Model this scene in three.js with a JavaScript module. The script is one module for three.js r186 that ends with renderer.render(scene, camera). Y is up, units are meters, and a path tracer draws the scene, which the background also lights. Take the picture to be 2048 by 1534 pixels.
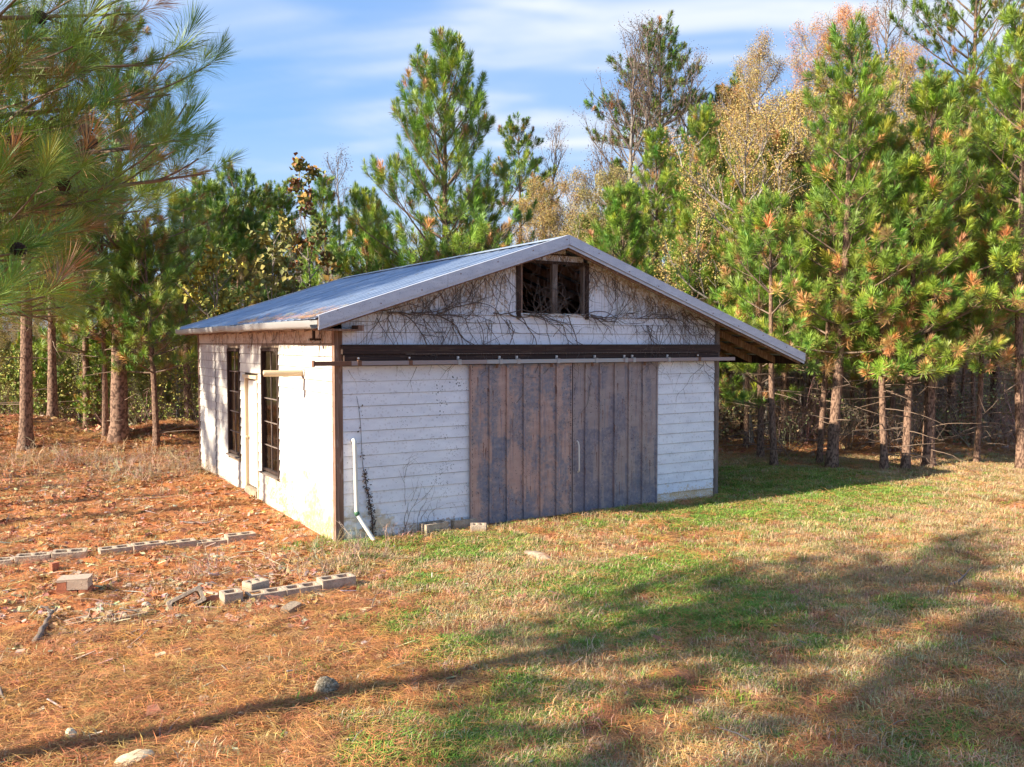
import * as THREE from 'three';
import { mergeGeometries } from 'three/addons/utils/BufferGeometryUtils.js';

// ───────────────────────── camera, sky, sun, exposure ─────────────────────────
const scene = new THREE.Scene();
const F = 1735.97, YAW = 0.54364, PITCH = -0.04564, EYE = new THREE.Vector3(-4.128, 2.784, 11.545);
const camera = new THREE.PerspectiveCamera(2 * Math.atan(767 / F) * 180 / Math.PI, 2048 / 1534, 0.05, 1500);
camera.rotation.order = 'YXZ';
camera.rotation.set(PITCH, -YAW, 0);
camera.position.copy(EYE);

const EXPOSURE = 2.5;
const TO_SUN = new THREE.Vector3(-1, 0.56, -0.06).normalize();
const sun = new THREE.DirectionalLight(new THREE.Color(1, 0.9, 0.74), 4.8);
sun.name = 'sun';
sun.position.copy(TO_SUN).multiplyScalar(80);
sun.target.position.set(0, 0, 0);
sun.castShadow = true;
sun.shadow.radius = 2;
sun.shadow.mapSize.set(4096, 4096);
Object.assign(sun.shadow.camera, { left: -40, right: 40, top: 40, bottom: -40, near: 1, far: 200 });
scene.add(sun, sun.target);

// ───────────────────────── random numbers and noise ─────────────────────────
function rng(seed) { let s = seed >>> 0; return () => { s = (s + 0x6d2b79f5) | 0; let t = Math.imul(s ^ (s >>> 15), 1 | s); t = (t + Math.imul(t ^ (t >>> 7), 61 | t)) ^ t; return ((t ^ (t >>> 14)) >>> 0) / 4294967296; }; }
const hash = (x, y, s = 0) => { let h = Math.imul(x, 374761393) + Math.imul(y, 668265263) + Math.imul(s, 974634777); h = Math.imul(h ^ (h >>> 13), 1274126177); return ((h ^ (h >>> 16)) >>> 0) / 4294967296; };
const mod = (a, n) => ((a % n) + n) % n;
function vnoise(x, y, s = 0, px = 0, py = 0) {
  const ix = Math.floor(x), iy = Math.floor(y), fx = x - ix, fy = y - iy, u = fx * fx * (3 - 2 * fx), v = fy * fy * (3 - 2 * fy);
  const X0 = px ? mod(ix, px) : ix, X1 = px ? mod(ix + 1, px) : ix + 1, Y0 = py ? mod(iy, py) : iy, Y1 = py ? mod(iy + 1, py) : iy + 1;
  const a = hash(X0, Y0, s), b = hash(X1, Y0, s), c = hash(X0, Y1, s), d = hash(X1, Y1, s);
  return a + (b - a) * u + (c - a) * v + (a - b - c + d) * u * v;
}
function fbm(x, y, o = 4, s = 0, px = 0, py = 0) { let t = 0, a = 0.5, n = 0; for (let i = 0; i < o; i++) { t += a * vnoise(x, y, s + i * 17, px, py); n += a; a *= 0.5; x *= 2; y *= 2; px *= 2; py *= 2; } return t / n; }
const clamp = (x, a = 0, b = 1) => Math.min(b, Math.max(a, x)), lerp = (a, b, t) => a + (b - a) * t;
const smooth = (a, b, x) => { const t = clamp((x - a) / (b - a)); return t * t * (3 - 2 * t); };
const V = (x, y, z) => new THREE.Vector3(x, y, z);

// ───────────────────────── sky: clear blue with thin cirrus streaks ─────────────────────────
{
  const W = 2048, H = 1024, data = new Float32Array(W * H * 4);
  const stops = [[0, [0.58, 0.75, 0.96]], [0.14, [0.40, 0.64, 0.96]], [0.26, [0.22, 0.47, 0.90]], [0.38, [0.145, 0.38, 0.84]], [1, [0.09, 0.24, 0.62]]];
  for (let j = 0; j < H; j++) {
    const el = ((j + 0.5) / H - 0.5) * Math.PI, y = Math.sin(el), k = Math.max(0, y);
    let c = [0, 0, 0];
    for (let i = 0; i < stops.length - 1; i++) if (k >= stops[i][0]) { const t = clamp((k - stops[i][0]) / (stops[i + 1][0] - stops[i][0])); c = stops[i][1].map((a, q) => lerp(a, stops[i + 1][1][q], t)); }
    for (let i = 0; i < W; i++) {
      const az = ((i + 0.5) / W - 0.5) * 2 * Math.PI, x = Math.cos(az) * Math.cos(el), z = Math.sin(az) * Math.cos(el);
      let cl = 0;
      if (y > 0.02) {
        const q = 1 / (y + 0.12), a = x * q, b = z * q, wx = a * 0.8 + b * 0.6, wz = -a * 0.6 + b * 0.8, w = fbm(a * 1.3, b * 1.3, 3, 5) * 1.6;
        const streak = fbm(wx * 1.1 + w, wz * 4.2 + w * 0.7, 6, 11), veil = fbm(a * 0.7 + 3, b * 0.7, 3, 40);
        cl = smooth(0.42, 0.85, streak) * smooth(0.3, 0.7, veil) * 0.62 + smooth(0.25, 0.75, veil) * 0.2 + smooth(0.45, 0.75, streak) * 0.12;
        cl *= smooth(0.02, 0.12, y);
      }
      const cs = x * TO_SUN.x + y * TO_SUN.y + z * TO_SUN.z, glow = 0.32 * Math.exp((cs - 1) * 9) + 0.08 * (cs * 0.5 + 0.5) ** 2;
      const o = (j * W + i) * 4, white = [0.86, 0.91, 0.99];
      for (let q = 0; q < 3; q++) data[o + q] = (lerp(c[q], white[q], cl) * (1 + 0.35 * glow) + glow * [0.5, 0.42, 0.3][q]) / EXPOSURE * 1.13;
      data[o + 3] = 1;
    }
  }
  const sky = new THREE.DataTexture(data, W, H, THREE.RGBAFormat, THREE.FloatType);
  sky.mapping = THREE.EquirectangularReflectionMapping;
  sky.magFilter = THREE.LinearFilter;
  sky.needsUpdate = true;
  scene.background = sky;
  scene.environment = sky;
}

// ───────────────────────── helpers: points, meshes, tags ─────────────────────────
const RIGHT = V(Math.cos(YAW), 0, Math.sin(YAW)), FORE = V(Math.sin(YAW), 0, -Math.cos(YAW));
function ray(u, v) {
  const a = (u - 1024) / F, b = -(v - 767) / F, c = Math.cos(PITCH), s = Math.sin(PITCH), y = c * b + s, z = s * b - c;
  return V(Math.cos(YAW) * a - Math.sin(YAW) * z, y, Math.sin(YAW) * a + Math.cos(YAW) * z);
}
const G = (u, v) => { const d = ray(u, v), t = -EYE.y / d.y; return V(EYE.x + d.x * t, 0, EYE.z + d.z * t); };       // a spot on level ground
const at = (u, depth) => EYE.clone().addScaledVector(FORE, depth).addScaledVector(RIGHT, (u - 1024) / F * depth).setY(0); // a spot that far into the scene
const depthOf = (x, z) => (x - EYE.x) * FORE.x + (z - EYE.z) * FORE.z, sideOf = (x, z) => (x - EYE.x) * RIGHT.x + (z - EYE.z) * RIGHT.z;

const taken = new Map();
function numbered(name) { const n = taken.get(name) ?? 0; taken.set(name, n + 1); return n ? `${name}_${String(n).padStart(3, '0')}` : name; }
function tag(o, label, category, group, kind) {
  if (label) o.userData.label = label;
  if (category) o.userData.category = category;
  if (group) o.userData.group = group;
  if (kind) o.userData.kind = kind;
  return o;
}
const shade = (o) => { o.castShadow = o.receiveShadow = true; return o; };
function mesh(name, geo, mat, parent) { const m = shade(new THREE.Mesh(geo, mat)); m.name = name; if (parent) parent.add(m); return m; }
function top(name, geo, mat, label, category, group) { const m = mesh(numbered(name), geo, mat); tag(m, label, category, group); scene.add(m); return m; }
function thing(name, label, category, group) { const g = new THREE.Group(); g.name = numbered(name); tag(g, label, category, group); scene.add(g); return g; }

class MB {                                            // collects triangles of one part
  constructor() { this.p = []; this.u = []; this.i = []; this.c = null; }
  vert(x, y, z, u = 0, v = 0) { this.p.push(x, y, z); this.u.push(u, v); return this.p.length / 3 - 1; }
  tri(a, b, c) { this.i.push(a, b, c); }
  quad(a, b, c, d, ua = [0, 0, 1, 0, 1, 1, 0, 1]) { const n = [a, b, c, d].map((q, k) => this.vert(q.x, q.y, q.z, ua[k * 2], ua[k * 2 + 1])); this.i.push(n[0], n[1], n[2], n[0], n[2], n[3]); }
  tube(pts, rad, sides = 5, cap = true, ku = 1) {
    const n = pts.length, base = this.p.length / 3, t = V(0, 0, 0), s = V(0, 0, 0), b = V(0, 0, 0), up = V(0.31, 0.9, 0.22).normalize();
    let along = 0;
    for (let k = 0; k < n; k++) {
      t.subVectors(pts[Math.min(n - 1, k + 1)], pts[Math.max(0, k - 1)]).normalize();
      if (k === 0) { s.crossVectors(Math.abs(t.dot(up)) > 0.95 ? V(1, 0, 0.2) : up, t).normalize(); } else { s.addScaledVector(t, -s.dot(t)).normalize(); along += pts[k].distanceTo(pts[k - 1]); }
      b.crossVectors(t, s);
      const r = Array.isArray(rad) ? rad[k] : rad;
      for (let j = 0; j <= sides; j++) { const a = j / sides * Math.PI * 2, c = Math.cos(a) * r, d = Math.sin(a) * r; this.vert(pts[k].x + s.x * c + b.x * d, pts[k].y + s.y * c + b.y * d, pts[k].z + s.z * c + b.z * d, j / sides * ku, along); }
    }
    for (let k = 0; k < n - 1; k++) for (let j = 0; j < sides; j++) { const a = base + k * (sides + 1) + j, c = a + sides + 1; this.i.push(a, a + 1, c, a + 1, c + 1, c); }
    if (cap) for (const k of [0, n - 1]) { const m = this.vert(pts[k].x, pts[k].y, pts[k].z, 0.5, along); for (let j = 0; j < sides; j++) { const a = base + k * (sides + 1) + j; k ? this.tri(m, a, a + 1) : this.tri(m, a + 1, a); } }
    return this;
  }
  geo() {
    const g = new THREE.BufferGeometry();
    g.setAttribute('position', new THREE.BufferAttribute(new Float32Array(this.p), 3));
    g.setAttribute('uv', new THREE.BufferAttribute(new Float32Array(this.u), 2));
    if (this.c) g.setAttribute('color', new THREE.BufferAttribute(new Float32Array(this.c), 3));
    g.setIndex(this.i);
    g.computeVertexNormals();
    return g;
  }
}
// a box from x0..x1, y0..y1, z0..z1, flat faces, uv in metres
function box(x0, x1, y0, y1, z0, z1) {
  const g = new THREE.BoxGeometry(x1 - x0, y1 - y0, z1 - z0).translate((x0 + x1) / 2, (y0 + y1) / 2, (z0 + z1) / 2), p = g.attributes.position, n = g.attributes.normal, u = g.attributes.uv;
  for (let i = 0; i < p.count; i++) { const ax = Math.abs(n.getX(i)) > 0.5 ? 0 : Math.abs(n.getY(i)) > 0.5 ? 1 : 2; u.setXY(i, ax === 0 ? p.getZ(i) : p.getX(i), ax === 1 ? p.getZ(i) : p.getY(i)); }
  return g;
}
// any convex cross-section (x,y pairs) drawn out along z, flat shaded
function prism(poly, z0, z1) {
  const sh = new THREE.Shape(poly.map(([x, y]) => new THREE.Vector2(x, y)));
  return new THREE.ExtrudeGeometry(sh, { depth: z1 - z0, bevelEnabled: false }).translate(0, 0, z0);
}
const merge = (list) => mergeGeometries(list.map((g) => { const q = g.index ? g.toNonIndexed() : g; for (const k of Object.keys(q.attributes)) if (!['position', 'normal', 'uv'].includes(k)) q.deleteAttribute(k); return q; }));

// ───────────────────────── textures ─────────────────────────
function dataTex(w, h, fn, srgb = true, repeat = true) {
  const d = new Uint8Array(w * h * 4);
  for (let y = 0; y < h; y++) for (let x = 0; x < w; x++) { const c = fn(x / w, y / h), o = (y * w + x) * 4; for (let k = 0; k < 3; k++) d[o + k] = clamp(Array.isArray(c) ? c[k] : c) * 255; d[o + 3] = 255; }
  const t = new THREE.DataTexture(d, w, h, THREE.RGBAFormat);
  if (srgb) t.colorSpace = THREE.SRGBColorSpace;
  if (repeat) t.wrapS = t.wrapT = THREE.RepeatWrapping;
  t.magFilter = THREE.LinearFilter; t.minFilter = THREE.LinearMipmapLinearFilter; t.generateMipmaps = true; t.needsUpdate = true;
  return t;
}
const mix3 = (a, b, t) => [lerp(a[0], b[0], t), lerp(a[1], b[1], t), lerp(a[2], b[2], t)];
const S = (r, g, b) => [r / 255, g / 255, b / 255];
const texGrain = dataTex(512, 512, (u, v) => { const n = fbm(u * 16, v * 16, 6, 3, 16, 16), m = fbm(u * 64, v * 64, 3, 9, 64, 64); return clamp(0.5 + (n - 0.5) * 0.9 + (m - 0.5) * 0.5); }, false);
const texGroundFine = dataTex(1024, 1024, (u, v) => {   // crumbs, fibres and bits, a tint multiplied with the ground's colour
  const n = fbm(u * 24, v * 24, 6, 31, 24, 24), f1 = vnoise(u * 220 + fbm(u * 8, v * 8, 2, 2, 8, 8) * 3, v * 40, 4, 220, 40), f2 = vnoise(u * 40, v * 220 + n * 3, 5, 40, 220), bits = hash(Math.floor(u * 320), Math.floor(v * 320), 8);
  let k = 0.86 + (n - 0.5) * 0.5 + (f1 - 0.5) * 0.12 + (f2 - 0.5) * 0.12; if (bits > 0.965) k += 0.18; if (bits < 0.03) k -= 0.25;
  return [k * 1.0, k * 0.99, k * 0.97];
});
const bark = (c0, c1, c2, s, fx, fy) => dataTex(256, 512, (u, v) => {
  const w = fbm(u * 6, v * 6, 3, s, 6, 6), a = vnoise(u * fx + w * 2.2, v * fy + w * 1.3, s + 1, fx, fy), b = fbm(u * 24, v * 48, 4, s + 2, 24, 48), crack = smooth(0.32, 0.55, a);
  return mix3(mix3(c0, c1, crack), c2, clamp(b * 1.3 - 0.35) * crack);
});
const texPineBark = bark(S(92, 68, 54), S(134, 104, 84), S(164, 134, 112), 21, 12, 26);
const texGreyBark = bark(S(96, 88, 80), S(150, 142, 132), S(190, 182, 170), 27, 12, 6);
const texWood = (a, b, c, s) => dataTex(256, 512, (u, v) => { const g = fbm(u * 36 + fbm(u * 3, v * 2, 3, s, 3, 2) * 5, v * 3, 4, s + 1, 36, 3), n = fbm(u * 8, v * 8, 4, s + 5, 8, 8); return mix3(mix3(a, b, clamp(g * 1.7 - 0.35)), c, smooth(0.56, 0.72, n) * 0.6); });
const texBrownWood = texWood(S(104, 76, 60), S(150, 120, 102), S(168, 146, 132), 41), texDarkWood = texWood(S(38, 26, 22), S(72, 50, 40), S(88, 70, 56), 47), texGreyWood = texWood(S(92, 78, 70), S(136, 122, 112), S(158, 146, 134), 53);
const texConcrete = dataTex(512, 512, (u, v) => { const n = fbm(u * 10, v * 10, 5, 61, 10, 10), p = vnoise(u * 90, v * 90, 66, 90, 90), q = fbm(u * 4, v * 4, 3, 69, 4, 4); let c = mix3(S(148, 134, 120), S(196, 186, 172), clamp(n * 1.4 - 0.2)); if (p > 0.8) c = mix3(c, S(96, 84, 74), 0.5); return mix3(c, S(176, 124, 88), smooth(0.55, 0.75, q) * 0.55); });

// Paint, dirt and stains of a whole wall face, drawn in metres; w and h in metres.
function wallTexture(w, h, px, py, base, seed, draw) {
  const cv = document.createElement('canvas'); cv.width = px; cv.height = py;
  const g = cv.getContext('2d'), r = rng(seed);
  g.fillStyle = base; g.fillRect(0, 0, px, py);
  const X = (x) => x / w * px, Y = (y) => (1 - y / h) * py, k = px / w;
  const speck = (x, y, rad, col) => { g.fillStyle = col; g.beginPath(); g.ellipse(X(x), Y(y), Math.max(0.4, rad * k), Math.max(0.4, rad * k * (0.5 + r())), r() * 3, 0, 7); g.fill(); };
  // grainy deposit: many small specks whose number follows fn(x, y) in 0..1
  const deposit = (x0, x1, y0, y1, n, col, size, fn) => { for (let i = 0; i < n; i++) { const x = lerp(x0, x1, r()), y = lerp(y0, y1, r()); if (r() < fn(x, y)) speck(x, y, size * (0.4 + r()), col); } };
  const streak = (x, y, len, wid, col) => { g.fillStyle = col; g.beginPath(); let yy = y; g.moveTo(X(x - wid / 2), Y(y)); const n = 8; for (let i = 1; i <= n; i++) g.lineTo(X(x - wid / 2 * (1 - i / n) + (r() - 0.5) * wid * 0.5), Y(y - len * i / n)); for (let i = n; i >= 0; i--) g.lineTo(X(x + wid / 2 * (1 - i / n) + (r() - 0.5) * wid * 0.5), Y(y - len * i / n)); g.fill(); };
  draw({ g, r, X, Y, k, speck, deposit, streak });
  const im = g.getImageData(0, 0, px, py), d = im.data;
  for (let y = 0; y < py; y++) for (let x = 0; x < px; x++) { const n = (fbm(x / 60, y / 22, 4, seed) - 0.5) * 26 + (hash(x, y, seed) - 0.5) * 12, o = (y * px + x) * 4; d[o] += n; d[o + 1] += n; d[o + 2] += n * 0.9; }
  g.putImageData(im, 0, 0);
  const t = new THREE.CanvasTexture(cv); t.colorSpace = THREE.SRGBColorSpace; t.minFilter = THREE.LinearMipmapLinearFilter; t.wrapS = t.wrapT = THREE.RepeatWrapping;
  return t;
}
const FW = 7.4, FH = 4.6, SW = 9.4, SH = 3.2;
const texFront = wallTexture(FW, FH, 2048, 1280, '#e9eaee', 71, ({ g, r, X, Y, k, speck, deposit, streak }) => {
  deposit(0, 7.4, 0, 4.5, 9000, 'rgba(150,146,140,.16)', 0.012, () => 0.8);
  for (let i = 0; i < 12; i++) { const x = 1.45 + r() * 0.6, y = 1.65 + r() * 0.7; for (let j = 0; j < 4; j++) speck(x + (r() - 0.5) * 0.12, y + (r() - 0.5) * 0.12, 0.003 + r() * 0.007, 'rgba(45,46,50,.85)'); }
  deposit(1.3, 2.07, 0.5, 1.6, 1500, 'rgba(60,60,62,.6)', 0.0045, (x, y) => smooth(0.45, 0.7, fbm(x * 6, y * 5, 3, 5)) * smooth(1.25, 1.7, x));
  deposit(0.1, 2.07, 0.2, 2.4, 900, 'rgba(80,80,82,.6)', 0.004, (x, y) => smooth(0.5, 0.75, fbm(x * 4, y * 4, 3, 15)));
  deposit(0.08, 1.3, 0, 0.6, 6000, 'rgba(206,184,152,.16)', 0.02, (x, y) => smooth(0.4, 0.75, fbm(x * 5, y * 9, 3, 3) + (0.26 - y) * 1.1 - smooth(0.5, 1.3, x) * 0.2));
  deposit(0.08, 2.1, 0, 0.2, 1500, 'rgba(150,110,76,.3)', 0.011, (x, y) => smooth(0.4, 0.7, fbm(x * 7, y * 9, 3, 4) + 0.1 - y));
  deposit(5.75, 7.2, 0.0, 0.18, 9000, 'rgba(206,160,96,.16)', 0.008, (x, y) => smooth(0.2, 0.75, fbm(x * 3, y * 7, 4, 8) + 0.12));
  deposit(5.75, 7.2, 0.16, 0.34, 800, 'rgba(200,170,130,.3)', 0.010, (x, y) => smooth(0.5, 0.7, fbm(x * 6, y * 9, 3, 9) + 0.25 - y));
  // brown dirt washed over the gable boards, in streaks and patches
  deposit(0, 7.4, 3.2, 4.5, 26000, 'rgba(164,128,92,.26)', 0.014, (x, y) => { const roof = x < 3.67 ? 4.3 - (3.67 - x) * 0.326 : 4.3 - (x - 3.67) * 0.345; return smooth(0.42, 0.72, fbm(x * 7, y * 2.2, 4, 22) + smooth(0.5, 0, roof - y) * 0.32 - 0.08); });
  for (let i = 0; i < 240; i++) { const x = 0.2 + r() * 6.8, roof = x < 3.67 ? 4.3 - (3.67 - x) * 0.326 : 4.3 - (x - 3.67) * 0.345; streak(x, roof - r() * 0.2, 0.15 + r() * 0.5, 0.008 + r() * 0.02, 'rgba(128,100,74,.22)'); }
  for (let i = 0; i < 90; i++) streak(0.2 + r() * 6.8, 2.8 + r() * 0.4, 0.1 + r() * 0.2, 0.006 + r() * 0.012, 'rgba(120,116,110,.25)');
});
const texSide = wallTexture(SW, SH, 2048, 704, '#cdc7be', 83, ({ g, r, X, Y, speck, deposit, streak }) => {
  deposit(0, 9.2, 0, 3.1, 9000, 'rgba(160,150,138,.16)', 0.014, () => 0.8);
  g.fillStyle = 'rgba(200,178,156,.6)'; g.fillRect(0, 0, 2048, Y(2.76));
  deposit(0, 9.2, 2.70, 3.1, 5000, 'rgba(140,106,80,.3)', 0.016, (x, y) => smooth(0.35, 0.65, fbm(x * 5, y * 6, 3, 2)));
  deposit(0.05, 2.6, 0, 0.85, 9000, 'rgba(196,166,104,.15)', 0.022, (x, y) => smooth(0.42, 0.62, fbm(x * 2.2, y * 3.4, 4, 51) + smooth(0.8, 0.0, y) * 0.22 - 0.06 - smooth(0.9, 2.6, x) * 0.1));
  deposit(0.05, 9.2, 0, 0.4, 6000, 'rgba(190,136,80,.26)', 0.014, (x, y) => smooth(0.42, 0.62, fbm(x * 3, y * 6, 4, 52) + smooth(0.4, 0, y) * 0.3 - 0.12));
  deposit(2.4, 4.2, 0.1, 0.6, 3000, 'rgba(190,146,84,.3)', 0.014, (x, y) => smooth(0.4, 0.6, fbm(x * 4, y * 4, 3, 54)));
  for (let i = 0; i < 520; i++) { const y = 0.2 + r() * 2.4; streak(7.42 + Math.sin(y * 3) * 0.03 + (r() - 0.5) * 0.05, y, 0.05 + r() * 0.12, 0.01 + r() * 0.02, 'rgba(58,54,52,.7)'); }
  for (let i = 0; i < 170; i++) streak(5.2 + r() * 4, 2.6 * r() + 0.3, 0.15 + r() * 0.5, 0.006 + r() * 0.018, 'rgba(104,92,84,.42)');
  deposit(6.2, 9.2, 0.2, 2.7, 5000, 'rgba(110,100,94,.42)', 0.009, (x, y) => smooth(0.48, 0.7, fbm(x * 4, y * 1.6, 4, 61)));
  for (let i = 0; i < 26; i++) speck(0.6 + r() * 2.6, 0.1 + r() * 0.6, 0.008 + r() * 0.012, 'rgba(70,62,54,.8)');
});
const doorTexture = (seed, a, b) => wallTexture(1.86, 2.5, 768, 1024, a, seed, ({ g, r, X, Y, speck, deposit, streak }) => {
  deposit(0, 1.86, 0, 2.5, 20000, b, 0.02, (x, y) => smooth(0.5, 0.62, fbm(x * 5, y * 1.3, 4, seed + 1)));
  deposit(0, 1.86, 0, 1.4, 14000, b, 0.02, (x, y) => smooth(0.42, 0.6, fbm(x * 4, y * 1.5, 4, seed + 7) + smooth(1.4, 0, y) * 0.12) * 0.9);
  for (let i = 0; i < 60; i++) streak(r() * 1.86, 0.6 + r() * 1.9, 0.2 + r() * 0.7, 0.01 + r() * 0.04, 'rgba(98,106,128,.26)');
  for (let i = 0; i < 50; i++) streak(r() * 1.86, 0.4 + r() * 2.1, 0.15 + r() * 0.5, 0.008 + r() * 0.03, 'rgba(146,112,104,.35)');
  for (let i = 0; i < 26; i++) streak(0.1 + r() * 1.7, 0.4 + r() * 2, 0.05 + r() * 0.22, 0.006 + r() * 0.016, 'rgba(96,52,36,.55)');
  for (const x of [0.03, 0.33, 0.64, 0.945, 1.255, 1.56, 1.83]) for (let y = 0.05; y < 2.45; y += 0.19) { speck(x - 0.035, y + r() * 0.02, 0.006, 'rgba(46,38,38,.85)'); if (r() < 0.5) streak(x - 0.035, y, 0.05 + r() * 0.12, 0.008, 'rgba(88,58,46,.4)'); }
  deposit(0, 1.86, 0, 2.5, 2400, 'rgba(50,44,48,.7)', 0.0045, (x, y) => smooth(0.42, 0.7, fbm(x * 6, y * 4, 3, seed + 3)));
  deposit(0, 1.86, 0, 2.5, 1200, 'rgba(190,176,172,.5)', 0.005, () => 0.6);
  for (let i = 0; i < 60; i++) { speck(0.03, r() * 2.5, 0.007, 'rgba(40,34,36,.9)'); speck(1.83, r() * 2.5, 0.007, 'rgba(40,34,36,.9)'); }
});
const texDoorA = doorTexture(101, '#b3968a', 'rgba(112,114,128,.13)'), texDoorB = doorTexture(131, '#9e8f8b', 'rgba(112,112,124,.13)');
const texRoof = dataTex(512, 512, (u, v) => { const n = fbm(u * 6, v * 10, 5, 77, 6, 10), m = fbm(u * 30, v * 4, 3, 79, 30, 4), d = fbm(u * 20, v * 20, 4, 80, 20, 20); let c = mix3(S(150, 164, 184), S(178, 190, 206), clamp(n * 1.2 - 0.1 + (m - 0.5) * 0.3)); return mix3(c, S(128, 116, 104), smooth(0.66, 0.8, d) * 0.25); });
const texRake = dataTex(512, 128, (u, v) => { const n = fbm(u * 12, v * 6, 5, 87, 12, 6), d = hash(Math.floor(u * 256), Math.floor(v * 64), 3); let c = mix3(S(176, 180, 190), S(208, 210, 216), n); if (d > 0.985) c = mix3(c, S(60, 62, 70), 0.7); return c; });

const Std = (o) => new THREE.MeshStandardMaterial({ roughness: 0.9, metalness: 0, ...o });
const lin = (r, g, b) => new THREE.Color().setRGB(r, g, b);
const rep = (t, x, y) => { const c = t.clone(); c.repeat.set(x, y); c.needsUpdate = true; return c; };
const M = {
  front: Std({ map: texFront, roughness: 0.72 }), side: Std({ map: texSide, roughness: 0.72 }),
  white: Std({ color: lin(0.72, 0.71, 0.68), roughness: 0.7, bumpMap: texGrain, bumpScale: 0.002 }),
  brown: Std({ map: rep(texBrownWood, 3, 0.8) }), dark: Std({ map: rep(texDarkWood, 3, 0.6) }), darkLong: Std({ map: (() => { const t = rep(texDarkWood, 4, 0.5); t.rotation = Math.PI / 2; return t; })() }), brownLong: Std({ map: (() => { const t = rep(texBrownWood, 4, 0.5); t.rotation = Math.PI / 2; return t; })() }), grey: Std({ map: rep(texGreyWood, 4, 1) }),
  doorA: Std({ map: texDoorA, roughness: 0.6, metalness: 0.15 }), doorB: Std({ map: texDoorB, roughness: 0.6, metalness: 0.15 }),
  rail: Std({ color: lin(0.34, 0.27, 0.25), roughness: 0.6, metalness: 0.35, bumpMap: texGrain, bumpScale: 0.004 }),
  rust: Std({ color: lin(0.20, 0.10, 0.06), roughness: 0.85, metalness: 0.2 }),
  steel: Std({ color: lin(0.62, 0.62, 0.60), roughness: 0.4, metalness: 0.8 }),
  roof: Std({ map: rep(texRoof, 0.5, 0.4), roughness: 0.42, metalness: 0.3 }), rake: Std({ map: rep(texRake, 0.6, 4), roughness: 0.5, metalness: 0.35 }),
  gutter: Std({ color: lin(0.40, 0.385, 0.37), roughness: 0.5, metalness: 0.4, bumpMap: texGrain, bumpScale: 0.006 }),
  pvc: Std({ color: lin(0.72, 0.69, 0.61), roughness: 0.45 }), tan: Std({ color: lin(0.66, 0.52, 0.33), roughness: 0.6, bumpMap: texGrain, bumpScale: 0.002 }), green: Std({ color: lin(0.05, 0.15, 0.07), roughness: 0.6 }),
  glass: new THREE.MeshPhysicalMaterial({ color: 0xffffff, transmission: 1, thickness: 0, roughness: 0.04, ior: 1.5 }),
  concrete: Std({ map: rep(texConcrete, 1.6, 1.6), color: lin(0.9, 0.8, 0.68), bumpMap: texGrain, bumpScale: 0.006 }), block: Std({ map: rep(texConcrete, 2, 2), color: lin(1, 0.91, 0.80), bumpMap: texGrain, bumpScale: 0.008 }),
  brick: Std({ color: lin(0.42, 0.14, 0.07), bumpMap: texGrain, bumpScale: 0.008 }), mortar: Std({ color: lin(0.52, 0.38, 0.28), bumpMap: texGrain, bumpScale: 0.008 }),
  inside: Std({ color: lin(0.26, 0.19, 0.13) }),
  pineBark: Std({ map: rep(texPineBark, 1.5, 0.9), bumpMap: rep(texPineBark, 1.5, 0.9), bumpScale: 0.012 }), greyBark: Std({ map: rep(texGreyBark, 2, 0.5), bumpMap: rep(texGreyBark, 2, 0.5), bumpScale: 0.008 }),
  twig: Std({ color: lin(0.19, 0.14, 0.11) }), limb: Std({ color: lin(0.22, 0.15, 0.105) }), paleTwig: Std({ color: lin(0.30, 0.25, 0.215) }), vine: Std({ color: lin(0.13, 0.095, 0.075) }),
  needle: Std({ color: 0xffffff, roughness: 0.5 }),
  leaf: Std({ color: 0xffffff, roughness: 0.8 }),
  litter: Std({ color: 0xffffff, roughness: 0.85 }), blade: Std({ color: 0xffffff, roughness: 0.7 }),
};
for (const k of ['needle', 'leaf', 'litter', 'blade', 'roof']) M[k].side = THREE.DoubleSide;

// ───────────────────────── the ground ─────────────────────────
const bump2 = (x, z, c, rx, rz = rx) => Math.exp(-(((x - c.x) / rx) ** 2) - ((z - c.z) / rz) ** 2);
const MOUND_A = G(30, 892), MOUND_B = G(345, 893);
function height(x, z) {
  const d = depthOf(x, z), s = sideOf(x, z);
  let h = 5.0 * smooth(21.5, 50, d) * smooth(-2, 9, s) + 0.7 * smooth(26, 60, d) * smooth(9, -4, s);
  h += 0.75 * bump2(x, z, MOUND_A, 2.4, 1.6) + 0.6 * bump2(x, z, MOUND_B, 1.9, 1.1);
  const far = smooth(16, 30, d);
  h += (fbm(x * 0.35, z * 0.35, 3, 90) - 0.5) * 0.5 * far;
  const inside = smooth(0.25, 0, Math.max(-x - 0.1, x - 7.3, z - 0.1, -z - 9.1));
  h += ((fbm(x * 1.3, z * 1.3, 4, 91) - 0.5) * 0.08 + ((fbm(x * 3.2, z * 3.2, 3, 92) - 0.5) * 0.075 + (fbm(x * 6.3, z * 6.3, 2, 93) - 0.5) * 0.055) * lerp(1, 0.45, smooth(-0.5, 1.5, x - (0.35 - z * 0.44)))) * (1 - inside) * smooth(-0.1, 0.8, Math.hypot(Math.max(0, Math.abs(x - 3.6) - 3.6), Math.max(0, Math.abs(z + 4.5) - 4.5)) + 0.25);
  return h - 0.004;
}
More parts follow.
